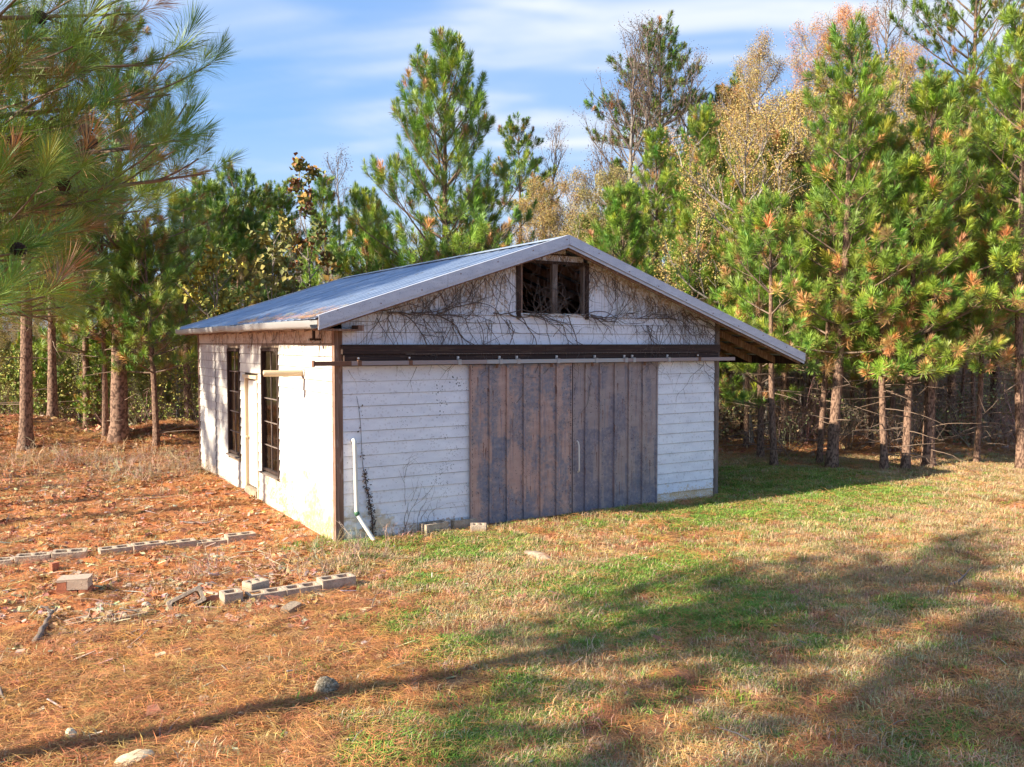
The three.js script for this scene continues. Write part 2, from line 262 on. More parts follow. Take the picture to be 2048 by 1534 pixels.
// what covers a spot: bare red clay, brown litter and straw, dry grass, green grass (shares)
const greens = [[720, 1078, .7, .35], [860, 1085, .9, .3], [950, 1100, .8, .4], [1300, 1030, 1, .5], [1480, 1030, 1.3, .6], [1700, 990, 1.6, .9], [1560, 960, 1.8, .9], [1480, 980, 1.2, .9], [1400, 1040, .9, .6], [1600, 1030, 1.2, .6], [1300, 1160, 1, .7], [1420, 1230, .9, .7], [1250, 1250, .8, .6], [1200, 1180, .7, .5], [850, 1160, .4, .3], [800, 1245, .45, .2], [900, 1300, .5, .3], [880, 1500, .8, .3], [740, 1510, .4, .2], [1000, 1400, .5, .25], [1480, 1330, .3, .2], [1130, 1170, .5, .4], [1350, 1120, .7, .3], [1900, 1480, .35, .2], [1640, 1300, .3, .2], [1790, 1215, .3, .15]].map(([u, v, r, a]) => [G(u, v), r, a]);
const bares = [[1010, 1085, .7, .4], [1090, 1072, 1.1, .45], [1200, 1062, 1.0, .45], [1180, 1100, 1.0, .4], [1310, 1088, 1.0, .4], [1420, 1090, 1.1, .4], [1780, 1085, 1, .5], [1560, 1440, .3, .2], [1850, 1365, .4, .2], [1560, 1310, .5, .25], [1700, 1480, .4, .2], [1900, 1330, .5, .3]].map(([u, v, r, a]) => [G(u, v), r, a]);
function cover(x, z) {
  const n = fbm(x * 0.9, z * 0.9, 4, 120), n2 = fbm(x * 2.6, z * 2.6, 3, 121), d = depthOf(x, z), s = sideOf(x, z);
  let lawn = smooth(-0.9, 1.1, x - (0.35 - z * 0.44) + (n - 0.5) * 3.4) * smooth(-1.2, 0.4, Math.max(z + 0.6, x - 6.6));
  let gr = 0, ba = 0;
  for (const [c, r, a] of greens) gr = Math.max(gr, bump2(x, z, c, r * 1.15, r * 0.8) * (0.55 + a));
  for (const [c, r, a] of bares) ba = Math.max(ba, bump2(x, z, c, r, r * 0.55) * (0.5 + a));
  let green = clamp((gr * 0.95 * (0.4 + n2 * 1.2) + (n2 - 0.62) * 1.2)) * clamp(lawn + gr * 0.8);
  const wood = smooth(20.5, 22, d + (n - 0.5) * 1.4) * smooth(-4, 2, s) + smooth(-10.6, -11.6, z + (n - 0.5)) * smooth(2, -2, s);
  const woods = clamp(wood);
  green *= (1 - woods) * (1 - 0.85 * clamp(ba));
  let clay = smooth(0.42, 0.66, n2 * 0.5 + n * 0.5 + (1 - lawn) * 0.13 + ba * 0.3 - 0.05);
  clay *= lerp(1, 0.6 + ba, lawn) * (1 - green);
  // the cleared strip between the block courses and along the side wall is the barest clay
  clay = clamp(clay + (1 - lawn) * 0.5 * smooth(2.6, -0.5, z) * smooth(-8, -5.5, z));
  const straw = (1 - lawn) * smooth(1.6, 4.2, z) * (1 - woods);
  return { lawn: lawn * (1 - woods), green, clay: clay * (1 - 0.9 * woods), straw, woods, bare: ba, n, n2 };
}
{
  const axis = (a, b, step, lo, hi) => { const l = []; for (let x = a; x <= b; x += step) l.push(x); let s = step; while (l[l.length - 1] < hi) { s *= 1.25; l.push(l[l.length - 1] + s); } s = step; while (l[0] > lo) { s *= 1.25; l.unshift(l[0] - s); } return l; };
  const xs = axis(-6, 14, 0.075, -700, 700), zs = axis(-10, 10, 0.075, -700, 700), nx = xs.length, nz = zs.length;
  const P = new Float32Array(nx * nz * 3), U = new Float32Array(nx * nz * 2), C = new Float32Array(nx * nz * 3), I = [];
  for (let j = 0; j < nz; j++) for (let i = 0; i < nx; i++) {
    const x = xs[i], z = zs[j], o = j * nx + i, c = cover(x, z);
    P.set([x, height(x, z), z], o * 3); U.set([x / 1.9, z / 1.9], o * 2);
    let k = mix3([0.38, 0.17, 0.07], [0.60, 0.20, 0.055], c.clay);                        // brown duff to red clay
    k = mix3(k, [0.42, 0.19, 0.08], c.straw * 0.55);
    k = mix3(k, mix3([0.38, 0.225, 0.12], [0.46, 0.19, 0.085], clamp(c.clay * 1.3)), c.lawn * 0.85);
    k = mix3(k, [0.10, 0.135, 0.03], c.green * 0.8);
    k = mix3(k, [0.36, 0.21, 0.115], c.woods);
    if (Math.max(bump2(x, z, MOUND_A, 2.8, 2), bump2(x, z, MOUND_B, 2.4, 1.5)) > 0.3 + c.n * 0.25) k = [0.55, 0.19, 0.06];
    const w = 0.78 + c.n2 * 0.5;
    C.set(k.map((q) => q * w), o * 3);
  }
  for (let j = 0; j < nz - 1; j++) for (let i = 0; i < nx - 1; i++) { const a = j * nx + i, b = a + nx; I.push(a, b, a + 1, a + 1, b, b + 1); }
  const g = new THREE.BufferGeometry();
  g.setAttribute('position', new THREE.BufferAttribute(P, 3)); g.setAttribute('uv', new THREE.BufferAttribute(U, 2)); g.setAttribute('color', new THREE.BufferAttribute(C, 3));
  g.setIndex(I); g.computeVertexNormals();
  const m = mesh('ground', g, Std({ vertexColors: true, map: texGroundFine, bumpMap: texGroundFine, bumpScale: 0.012, roughness: 0.95 }));
  tag(m, 'red clay yard with straw, litter and patchy grass round the shed', 'ground', null, 'structure');
  scene.add(m);
}
// ───────────────────────── the shed ─────────────────────────
const SHED_W = 7.18, SHED_D = 9.0, LAP = 0.1745, RIDGE_X = 3.67, RIDGE_Y = 4.45, EAVE_L = [-0.34, 3.14], EAVE_R = [9.1, 2.574], ROOF_Z0 = 0.36, ROOF_Z1 = -9.22;
const roofL = (x) => RIDGE_Y - (RIDGE_X - x) * (RIDGE_Y - EAVE_L[1]) / (RIDGE_X - EAVE_L[0]), roofR = (x) => RIDGE_Y - (x - RIDGE_X) * (RIDGE_Y - EAVE_R[1]) / (EAVE_R[0] - RIDGE_X);
const roofAt = (x) => (x < RIDGE_X ? roofL(x) : roofR(x));
const shed = thing('storage_shed', 'weathered white wooden shed with metal gable roof and sliding doors', 'shed');
{
  const r = rng(7);
  const part = (name) => { const g = new THREE.Group(); g.name = name; shed.add(g); return g; };
  const frontUV = (g) => { const p = g.attributes.position, u = g.attributes.uv; for (let i = 0; i < p.count; i++) u.setXY(i, p.getX(i) / FW, (p.getY(i) + p.getZ(i) * 0.2) / FH); return g; };
  const sideUV = (g) => { const p = g.attributes.position, u = g.attributes.uv; for (let i = 0; i < p.count; i++) u.setXY(i, (0.05 - p.getZ(i)) / SW, (p.getY(i) + p.getX(i) * 0.2) / SH); return g; };
  // one lap board of the front wall, thick at its lower edge
  const lapFront = (x0, x1, y0, y1) => {
    const j = () => (r() - 0.5) * 0.003, a = 0.024 + j(), b = 0.010, t = y1 - 0.006, g = prism([[0, y0], [a, y0 + j()], [b, t], [0, t]].map(([z, y]) => [z, y]), x0, x1);
    const m = new THREE.Matrix4().set(0, 0, 1, 0, 0, 1, 0, 0, -1, 0, 0, 0, 0, 0, 0, 1);  // (z,y,x) profile laid along the wall
    g.applyMatrix4(m); const p = g.attributes.position; for (let i = 0; i < p.count; i++) p.setZ(i, -p.getZ(i)); g.index ? 0 : 0;
    const o = g.toNonIndexed ? (g.index ? g.toNonIndexed() : g) : g, q = o.attributes.position; for (let i = 0; i < q.count; i += 3) { for (const at of ['position', 'uv']) { const A = o.attributes[at], s = A.itemSize; for (let k = 0; k < s; k++) { const v = A.array[(i + 1) * s + k]; A.array[(i + 1) * s + k] = A.array[(i + 2) * s + k]; A.array[(i + 2) * s + k] = v; } } }
    o.computeVertexNormals(); return o;
  };
  const lapSide = (z0, z1, y0, y1) => { const j = () => (r() - 0.5) * 0.003, g = prism([[0, y0], [-0.022 + j(), y0 + j()], [-0.006, y1 - 0.010], [0, y1 - 0.010]].reverse(), z0, z1); return sideUV(g); };
  const front = part('front_wall');
  for (let k = -1; k < 13; k++) {
    const y1 = k < 0 ? 2.475 : 2.2584 - LAP * k, y0 = k < 0 ? 2.2584 : k === 12 ? -0.02 : 2.2584 - LAP * (k + 1);
    mesh('siding_board', frontUV(lapFront(0.085, 2.09, y0, y1)), M.front, front);
    mesh('siding_board', frontUV(lapFront(5.72, 7.115, y0 + 0.004, y1 + 0.004)), M.front, front);
  }
  for (const [y0, y1, x0, x1] of [[2.775, 2.95, 0.085, 7.115], [2.95, 3.1, 0.085, 7.115], [3.1, 3.222, 0.085, 7.115]]) { const c = lerp(x0, x1, 0.45 + r() * 0.2); mesh('siding_board', frontUV(lapFront(x0, c - 0.002, y0, y1)), M.front, front); mesh('siding_board', frontUV(lapFront(c + 0.002, x1, y0, y1)), M.front, front); }
  mesh('drip_strip', frontUV(box(0.09, 7.11, 3.222, 3.236, 0.002, 0.028)), M.front, front);
  // upright grooved boards of the gable, cut under the roof
  const WX0 = 2.98, WX1 = 4.23, WY0 = 3.26, WY1 = 4.05;
  const upright = (x0, x1, yb0, yt) => { const t0 = yt ?? roofAt(x0) - 0.05, t1 = yt ?? roofAt(x1) - 0.05; if (Math.min(t0, t1) <= yb0 + 0.01) return; const z = 0.010 + (r() - 0.5) * 0.004; const g = prism([[x0, yb0], [x1, yb0], [x1, t1], [x0, t0]], -0.012, z); mesh('gable_board', frontUV(g), M.front, front); };
  for (let x = 0.30; x < WX0 - 0.1; x += 0.142) upright(x + 0.004, Math.min(x + 0.138, WX0 - 0.062), 3.236);
  for (let x = WX1 + 0.062; x < 7.05; x += 0.142) upright(x + 0.004, x + 0.138, 3.236);
  for (const [y0, y1] of [[WY1 + 0.045, WY1 + 0.16], [WY1 + 0.164, WY1 + 0.28]]) { const xa = RIDGE_X - (RIDGE_Y - 0.06 - y1) / 0.3257, xb = RIDGE_X + (RIDGE_Y - 0.06 - y1) / 0.345; mesh('gable_board', frontUV(lapFront(Math.max(xa, 2.9), Math.min(xb, 4.34), y0, y1 - 0.014)), M.front, front); }
  mesh('gable_board', frontUV(box(WX0 + 0.02, WX1 - 0.02, 3.236, WY0 + 0.005, -0.012, 0.012)), M.front, front);
  mesh('wall_sheathing', merge([box(0.0, 2.1, 0, 3.0, -0.06, -0.014), box(5.7, 7.18, 0, 3.0, -0.06, -0.014), box(2.1, 5.7, 2.5, 3.0, -0.06, -0.014), box(0.1, WX0, 3.0, 3.23, -0.06, -0.014), box(WX1, 7.1, 3.0, 3.2, -0.06, -0.014), box(WX0, WX1, 3, 3.2, -0.06, -0.014)]), M.inside, front);
  // gable opening with its weathered frame
  const loft = part('loft_opening');
  mesh('jamb', box(WX0 - 0.06, WX0 + 0.005, WY0 - 0.08, WY1 + 0.0, -0.05, 0.045), M.dark, loft);
  mesh('jamb', box(WX0 + 0.006, WX0 + 0.05, WY0 + 0.006, WY1 - 0.01, -0.06, 0.02), M.brown, loft);
  mesh('jamb', box(WX1 + 0.0, WX1 + 0.06, WY0 - 0.08, WY1 + 0.0, -0.05, 0.045), M.dark, loft);
  mesh('jamb', box(WX1 - 0.045, WX1 - 0.001, WY0 + 0.006, WY1 - 0.01, -0.06, 0.02), M.grey, loft);
  mesh('head', box(WX0 - 0.065, WX1 + 0.065, WY1 + 0.001, WY1 + 0.045, -0.05, 0.04), M.dark, loft);
  mesh('mullion', box(3.585, 3.68, WY0 + 0.006, WY1 - 0.001, -0.05, 0.03), M.grey, loft);
  mesh('sill', box(WX0 + 0.006, WX1 - 0.001, WY0 - 0.02, WY0 + 0.005, -0.08, 0.030), M.white, loft);
  // corner posts
  mesh('corner_post', box(-0.032, 0.084, -0.03, 3.0, -0.075, 0.034), M.brown, shed);
  mesh('corner_post', box(7.118, 7.215, -0.03, 3.2, -0.075, 0.034), M.grey, shed);
  mesh('corner_post', box(-0.03, 0.06, -0.02, 3.0, -SHED_D - 0.04, -SHED_D + 0.05), M.brown, shed);
  // header beam over the doors: two boards with a gap
  const beam = part('header_beam');
  mesh('plank', box(0.06, 3.4, 2.64, 2.772, 0.026, 0.115), M.darkLong, beam); mesh('plank', box(3.405, 7.16, 2.642, 2.77, 0.026, 0.113), M.darkLong, beam);
  mesh('plank', box(0.09, 5.1, 2.53, 2.634, 0.026, 0.098), M.darkLong, beam); mesh('plank', box(5.105, 7.13, 2.532, 2.635, 0.026, 0.1), M.darkLong, beam);
  mesh('metal_strip', box(1.0, 6.6, 2.634, 2.641, 0.09, 0.121), M.grey, beam);
  // track
  const track = part('door_track');
  for (const [a, b, m] of [[-0.36, 0.16, M.rust], [0.163, 2.3, M.rail], [2.303, 4.9, M.gutter], [4.903, 7.46, M.rail]]) mesh('rail', merge([box(a, b, 2.538, 2.545, 0.122, 0.182), box(a, b, 2.485, 2.538, 0.176, 0.182), box(a, b, 2.485, 2.538, 0.122, 0.127)]), m, track);
  mesh('end_cap', box(-0.38, -0.362, 2.47, 2.56, 0.112, 0.192), M.rust, track);
  for (const x of [0.28, 1.05, 1.84, 2.55, 2.86, 3.6, 4.35, 4.96, 5.13, 5.9, 6.6]) { mesh('bracket', merge([box(x - 0.028, x + 0.028, 2.478, 2.552, 0.184, 0.19), box(x - 0.02, x + 0.02, 2.546, 2.6, 0.116, 0.124), box(x - 0.02, x + 0.02, 2.546, 2.556, 0.125, 0.19)]), r() < 0.6 ? M.rust : M.gutter, track); const b = new THREE.CylinderGeometry(0.014, 0.014, 0.02, 8).rotateX(Math.PI / 2).translate(x, 2.585, 0.13); mesh('bolt', b, M.steel, track); }
  // sliding doors: ribbed sheet on a frame
  const slidingDoor = (x0, x1, y0, y1, z, mat, ribs, label) => {
    const d = part('sliding_door'); d.userData.label = label;
    const uvd = (g) => { const p = g.attributes.position, u = g.attributes.uv; for (let i = 0; i < p.count; i++) u.setXY(i, (p.getX(i) - x0) / 1.86, (p.getY(i) - y0 + p.getZ(i)) / 2.5); return g; };
    const edges = [x0 + 0.03, ...ribs, x1 - 0.03];
    for (let i = 0; i < edges.length - 1; i++) mesh('sheet_panel', uvd(box(edges[i] + (i ? 0.026 : 0.001), edges[i + 1] - (i < edges.length - 2 ? 0.026 : 0.001), y0 + 0.015, y1 - 0.015, z, z + 0.012 + (r() - 0.5) * 0.003)), mat, d);
    for (const x of ribs) mesh('rib', uvd(prism([[x - 0.0255, -z], [x + 0.0255, -z], [x + 0.019, -z - 0.045], [x - 0.019, -z - 0.045]], y0 + 0.015, y1 - 0.015).rotateX(-Math.PI / 2)), mat, d);
    mesh('frame', merge([uvd(box(x0, x0 + 0.03, y0, y1, z - 0.03, z + 0.02)), uvd(box(x1 - 0.03, x1, y0, y1, z - 0.03, z + 0.02)), uvd(box(x0 + 0.031, x1 - 0.031, y1 - 0.045, y1, z - 0.03, z + 0.018)), uvd(box(x0 + 0.031, x1 - 0.031, y0, y0 + 0.02, z - 0.03, z + 0.016))]), mat, d);
    return d;
  };
  slidingDoor(2.07, 3.92, 0.035, 2.472, 0.075, M.doorA, [2.40, 2.71, 3.015, 3.325, 3.63], 'pinkish brown ribbed metal door leaf with blue paint streaks');
  const dB = slidingDoor(3.965, 5.755, 0.035, 2.474, 0.04, M.doorB, [4.22, 4.51, 4.82, 5.12, 5.42], 'greyish purple ribbed metal door leaf with white pull handle');
  mesh('handle', new MB().tube([V(4.03, 1.21, 0.085), V(4.03, 1.19, 0.125), V(4.04, 1.13, 0.13), V(4.045, 0.78, 0.13), V(4.045, 0.72, 0.12), V(4.045, 0.70, 0.085)], 0.012, 7).geo(), M.pvc, dB);
  for (const [x, z] of [[2.5, 0.14], [3.5, 0.14], [4.3, 0.13], [5.4, 0.13]]) mesh('hanger', merge([box(x - 0.02, x + 0.02, 2.42, 2.53, z - 0.006, z + 0.006)]), M.rust, shed);

  // side wall: short overlapping boards, flat band above
  const side = part('side_wall');
  const holes = [[-6.28, -5.28, 0.56, 2.70], [-4.95, -4.03, -0.1, 2.22], [-3.77, -2.72, 0.52, 2.72]];
  for (let k = -3; k < 13; k++) {
    const y1 = 2.2584 - LAP * k, y0 = k === 12 ? -0.02 : 2.2584 - LAP * (k + 1); if (y1 > 2.79) continue;
    let runs = [[-8.96, -0.077]];
    for (const [a, b, c, d] of holes) if (y1 > c + 0.03 && y0 < d - 0.03) runs = runs.flatMap(([p, q]) => (b <= p || a >= q ? [[p, q]] : [[p, Math.max(p, a)], [Math.min(q, b), q]].filter(([m, n]) => n - m > 0.03)));
    for (const [a, b] of runs) { let z = a; while (z < b - 0.01) { const cut = z < -2.2 ? 0.62 + ((k & 1) ? 0.31 : 0) * (z === a ? 1 : 0) : 2.4; let e = Math.min(b, z + cut); if (b - e < 0.15) e = b; mesh('siding_board', lapSide(z + 0.0015, e - 0.0015, y0 + (r() - 0.5) * 0.004, y1), M.side, side); z = e; } }
  }
  for (const [a, b] of [[-8.96, -5.5], [-5.497, -2.1], [-2.097, -0.077]]) mesh('frieze_board', sideUV(box(-0.016 - r() * 0.003, 0, 2.795, 3.0, a, b)), M.side, side);
  mesh('wall_sheathing', merge([box(0.003, 0.06, 0, 3.0, -2.74, -0.08), box(0.003, 0.06, 0, 3.0, -4.04, -3.75), box(0.003, 0.06, 0, 3.0, -5.3, -4.94), box(0.003, 0.06, 0, 3.0, -8.94, -6.26), box(0.003, 0.06, 2.7, 3.0, -6.25, -5.31), box(0.003, 0.06, 0, 0.56, -6.25, -5.31), box(0.003, 0.06, 2.24, 3.0, -4.93, -4.05), box(0.003, 0.06, 2.72, 3.0, -3.74, -2.75), box(0.003, 0.06, 0, 0.52, -3.74, -2.75)]), M.inside, side);
  // tall side windows, ten panes each
  const tallWindow = (z0, z1, y0, y1) => {
    const w = part('window');
    mesh('frame', merge([box(-0.03, 0.03, y0, y1, z0, z0 + 0.07), box(-0.03, 0.03, y0, y1, z1 - 0.055, z1), box(-0.028, 0.03, y1 - 0.05, y1, z0 + 0.071, z1 - 0.056), box(-0.026, 0.03, y0 + 0.03, y0 + 0.07, z0 + 0.071, z1 - 0.056)]), M.dark, w);
    mesh('sill', box(-0.07, 0.02, y0 - 0.03, y0 - 0.002, z0 - 0.03, z1 + 0.03), M.grey, w);
    const a = z0 + 0.071, b = z1 - 0.056, c = y0 + 0.071, d = y1 - 0.051, mz = (a + b) / 2, n = 5;
    mesh('muntin', box(0.0, 0.022, c, d, mz - 0.009, mz + 0.009), M.grey, w);
    for (let i = 1; i < n; i++) for (const [p, q] of [[a, mz - 0.0095], [mz + 0.0095, b]]) mesh('muntin', box(0.002, 0.020, lerp(c, d, i / n) - 0.009, lerp(c, d, i / n) + 0.009, p, q), M.grey, w);
    for (let i = 0; i < n; i++) for (const [p, q] of [[a, mz - 0.0095], [mz + 0.0095, b]]) { const g = new THREE.PlaneGeometry(q - p, (d - c) / n - 0.019).rotateY(-Math.PI / 2 + (r() - 0.5) * 0.012).translate(0.011, lerp(c, d, (i + 0.5) / n), (p + q) / 2); mesh('pane', g, M.glass, w); }
  };
  tallWindow(-6.27, -5.29, 0.6, 2.69); tallWindow(-3.76, -2.73, 0.55, 2.71);
  const door = part('side_door'); door.userData.label = 'narrow stained white door in the sunlit side wall';
  mesh('door_leaf', merge([sideUV(box(0.03, 0.06, 0.16, 2.12, -4.86, -4.12)), sideUV(box(0.022, 0.0295, 0.3, 0.9, -4.76, -4.22)), sideUV(box(0.022, 0.0295, 1.02, 2.0, -4.76, -4.22))]), M.side, door);
  mesh('door_frame', merge([box(-0.026, 0.05, 0.0, 2.15, -4.945, -4.87), box(-0.026, 0.05, 0.0, 2.15, -4.11, -4.035)]), M.tan, door);
  mesh('lintel', box(-0.05, 0.05, 2.152, 2.215, -4.97, -4.01), M.tan, door);
  mesh('threshold', box(-0.05, 0.06, 0.0, 0.13, -4.868, -4.112), M.concrete, door);
  mesh('knob', merge([new THREE.SphereGeometry(0.03, 10, 8).translate(-0.03, 1.05, -4.8), new THREE.CylinderGeometry(0.012, 0.012, 0.06, 8).rotateZ(Math.PI / 2).translate(0.0, 1.05, -4.8), new THREE.CylinderGeometry(0.035, 0.035, 0.012, 12).rotateZ(Math.PI / 2).translate(0.02, 1.05, -4.8)]), M.tan, door);
  // pipes
  const pv = part('vent_pipe'); pv.userData.label = 'tan pipe stub jutting from the side wall';
  mesh('pipe', new MB().tube([V(0.0, 2.338, -1.39), V(-0.3, 2.34, -1.39), V(-0.622, 2.345, -1.39)], 0.047, 14).geo(), M.tan, pv);
  mesh('collar', new MB().tube([V(-0.012, 2.338, -1.39), V(-0.036, 2.338, -1.39)], 0.07, 14).geo(), M.gutter, pv);
  const dp = part('drain_pipe'); dp.userData.label = 'white plastic pipe on the front wall, kicked out at its foot';
  mesh('pipe', new MB().tube([V(0.225, 1.43, 0.02), V(0.225, 1.44, 0.06), V(0.228, 1.42, 0.085), V(0.232, 1.36, 0.09), V(0.249, 0.42, 0.093)], 0.029, 10).geo(), M.pvc, dp);
  mesh('coupling', new MB().tube([V(0.249, 0.435, 0.093), V(0.252, 0.41, 0.096), V(0.264, 0.385, 0.106)], 0.035, 10).geo(), M.green, dp);
  mesh('pipe_foot', new MB().tube([V(0.262, 0.39, 0.105), V(0.46, 0.0, 0.26), V(0.47, -0.04, 0.27)], 0.03, 10).geo(), M.pvc, dp);
  mesh('light_arm', merge([box(-0.16, -0.13, 2.86, 2.99, -0.52, -0.47), box(-0.22, -0.05, 2.83, 2.862, -0.53, -0.46)]), M.dark, shed);

  // other walls and floor, seen through the openings
  mesh('rear_wall', prism([[0.0, 0], [SHED_W, 0], [SHED_W, 3.1], [RIDGE_X, 4.28], [0, 2.95]], -SHED_D, -SHED_D + 0.08), M.inside, shed);
  mesh('right_wall', box(7.1, 7.18, 0, 3.1, -SHED_D + 0.081, -0.08), M.inside, shed);
  for (let i = 0; i < 12; i++) mesh('loft_board', box(0.07, 7.09, 2.96, 2.985, -0.09 - (i + 1) * 0.73 + 0.004, -0.09 - i * 0.73), M.inside, shed);
  mesh('floor_slab', box(-0.001, 7.2, -0.2, 0.03, -SHED_D + 0.02, -0.001), M.concrete, shed);
  mesh('door_apron', merge([box(4.3, 5.9, -0.1, 0.012, 0.16, 0.55)]), M.concrete, shed);

  // roof
  const roof = part('roof');
  const sheet = (xa, ya, xb, yb, z0, z1, lift) => {     // ribbed sheet from the ridge (xa) down to the eave (xb)
    const b = new MB(), prof = [], n = 3, w = (z1 - z0) / n;
    for (let i = 0; i < n; i++) { const z = z0 + i * w; prof.push([z + 0.0, 0.017], [z + 0.016, 0.017], [z + 0.019, 0], [z + w * 0.5, 0.002], [z + w - 0.006, 0]); }
    prof.push([z1, 0.017]);
    const rows = 7, id = [], sag = r() * 0.006;
    for (let k = 0; k < rows; k++) { const t = k / (rows - 1), x = lerp(xa, xb, t), y = lerp(ya, yb, t) + lift - Math.sin(t * Math.PI) * sag + (r() - 0.5) * 0.004; id.push(prof.map(([z, h]) => b.vert(x, y + h, z, z, t * 4.3))); }
    const flip = xb > xa;
    for (let k = 0; k < rows - 1; k++) for (let i = 0; i < prof.length - 1; i++) { const q = [id[k][i], id[k][i + 1], id[k + 1][i + 1], id[k + 1][i]]; flip ? (b.tri(q[0], q[2], q[1]), b.tri(q[0], q[3], q[2])) : (b.tri(q[0], q[1], q[2]), b.tri(q[0], q[2], q[3])); }
    const g = b.geo().toNonIndexed(); g.computeVertexNormals(); return g;
  };
  const np = 10, pw = (ROOF_Z0 - ROOF_Z1 - 0.08) / np;
  for (let i = 0; i < np; i++) {
    const z0 = ROOF_Z1 + 0.04 + i * pw, over = 0.03, lift = (i % 2) * 0.003;
    mesh('roof_panel', sheet(RIDGE_X, RIDGE_Y - 0.01, EAVE_L[0] - 0.05, roofL(EAVE_L[0] - 0.05) - 0.01, z0, z0 + pw - 0.002, lift), M.roof, roof);
    mesh('roof_panel', sheet(RIDGE_X, RIDGE_Y - 0.01, EAVE_R[0] + 0.03, roofR(EAVE_R[0] + 0.03) - 0.01, z0, z0 + pw - 0.002, lift), M.roof, roof);
  }
  const slopeBar = (xa, xb, f, dy0, dy1, z0, z1) => prism(xa < xb ? [[xa, f(xa) + dy0], [xb, f(xb) + dy0], [xb, f(xb) + dy1], [xa, f(xa) + dy1]] : [[xb, f(xb) + dy0], [xa, f(xa) + dy0], [xa, f(xa) + dy1], [xb, f(xb) + dy1]], z0, z1);
  for (const z of [ROOF_Z0, ROOF_Z1 - 0.02]) {
    const fz = z > 0;
    for (const [a, b, f] of [[EAVE_L[0] - 0.02, 1.55, roofL], [1.553, RIDGE_X - 0.002, roofL], [RIDGE_X + 0.002, 6.6, roofR], [6.603, EAVE_R[0], roofR]]) mesh('rake_trim', merge([slopeBar(a, b, f, -0.118, 0.026, z, z + 0.014), slopeBar(a, b, f, -0.165, -0.119, z - 0.025, z - 0.008), slopeBar(a, b, f, 0.0265, 0.031, z - 0.1, z + 0.016)]), M.rake, roof);
    if (fz) for (let x = -0.1; x < 9; x += 0.62) mesh('screw', new THREE.CylinderGeometry(0.009, 0.009, 0.008, 6).rotateX(Math.PI / 2).translate(x, roofAt(x) - 0.03 - 0.05 * (Math.round(x * 10) % 2), z + 0.017), M.rust, roof);
  }
  mesh('ridge_cap', merge([slopeBar(RIDGE_X - 0.17, RIDGE_X, roofL, 0.022, 0.027, ROOF_Z1, ROOF_Z0 - 0.02), slopeBar(RIDGE_X, RIDGE_X + 0.17, roofR, 0.0225, 0.0275, ROOF_Z1, ROOF_Z0 - 0.02)]), M.roof, roof);
  // rafters and purlins under the sheets
  for (let z = ROOF_Z0 - 0.075; z > -9.2; z -= 0.61) { mesh('rafter', slopeBar(-0.33, RIDGE_X - 0.003, roofL, -0.19, -0.062, z - 0.02, z + 0.02), M.brown, roof); mesh('rafter', slopeBar(RIDGE_X + 0.003, 9.04, roofR, -0.19, -0.062, z - 0.02, z + 0.02), M.brown, roof); }
  for (const x of [0.2, 0.9, 1.6, 2.3, 3.0, 3.5]) mesh('purlin', slopeBar(x - 0.045, x + 0.045, roofL, -0.06, -0.022, ROOF_Z1 + 0.03, ROOF_Z0 - 0.03), M.dark, roof);
  for (const x of [3.9, 4.6, 5.3, 6.0, 6.7, 7.4, 7.75, 8.1, 8.45, 8.8]) mesh('purlin', slopeBar(x - 0.07, x + 0.07, roofR, -0.06, -0.022, ROOF_Z1 + 0.03, ROOF_Z0 - 0.03), M.brown, roof);
  mesh('eave_board', box(9.045, 9.075, 2.40, 2.56, ROOF_Z1 + 0.02, ROOF_Z0 - 0.012), M.dark, roof);
  mesh('fascia', box(-0.356, -0.332, 2.99, 3.115, ROOF_Z1 + 0.02, ROOF_Z0 - 0.03), M.brown, roof);
  mesh('soffit', box(-0.33, -0.034, 2.985, 3.0, ROOF_Z1 + 0.02, -0.08), M.brownLong, roof);
  mesh('eave_return', merge([box(-0.33, 0.30, 2.962, 2.984, 0.036, 0.30), box(0.22, 0.30, 2.985, 3.04, 0.04, 0.30)]), M.brown, roof);
  // gutter: bent, open at its end
  { const b = new MB(), n = 26, prof = [[-0.36, 0.055], [-0.362, -0.05], [-0.385, -0.06], [-0.44, -0.06], [-0.462, -0.03], [-0.47, 0.04], [-0.463, 0.05], [-0.455, 0.045]], id = [];
    for (let k = 0; k <= n; k++) { const z = lerp(0.30, ROOF_Z1 - 0.06, k / n), dy = 3.055 + (fbm(z * 0.8, 1, 3, 5) - 0.5) * 0.03, dx = (fbm(z * 0.9, 7, 3, 6) - 0.5) * 0.04; id.push(prof.map(([x, y]) => b.vert(x + dx * (x < -0.4 ? 1 : 0.2), dy + y, z, x * 6, z))); }
    for (let k = 0; k < n; k++) for (let i = 0; i < prof.length - 1; i++) { b.tri(id[k][i], id[k][i + 1], id[k + 1][i + 1]); b.tri(id[k][i], id[k + 1][i + 1], id[k + 1][i]); }
    const gm = M.gutter.clone(); gm.side = THREE.DoubleSide; mesh('gutter', b.geo(), gm, roof); }
}

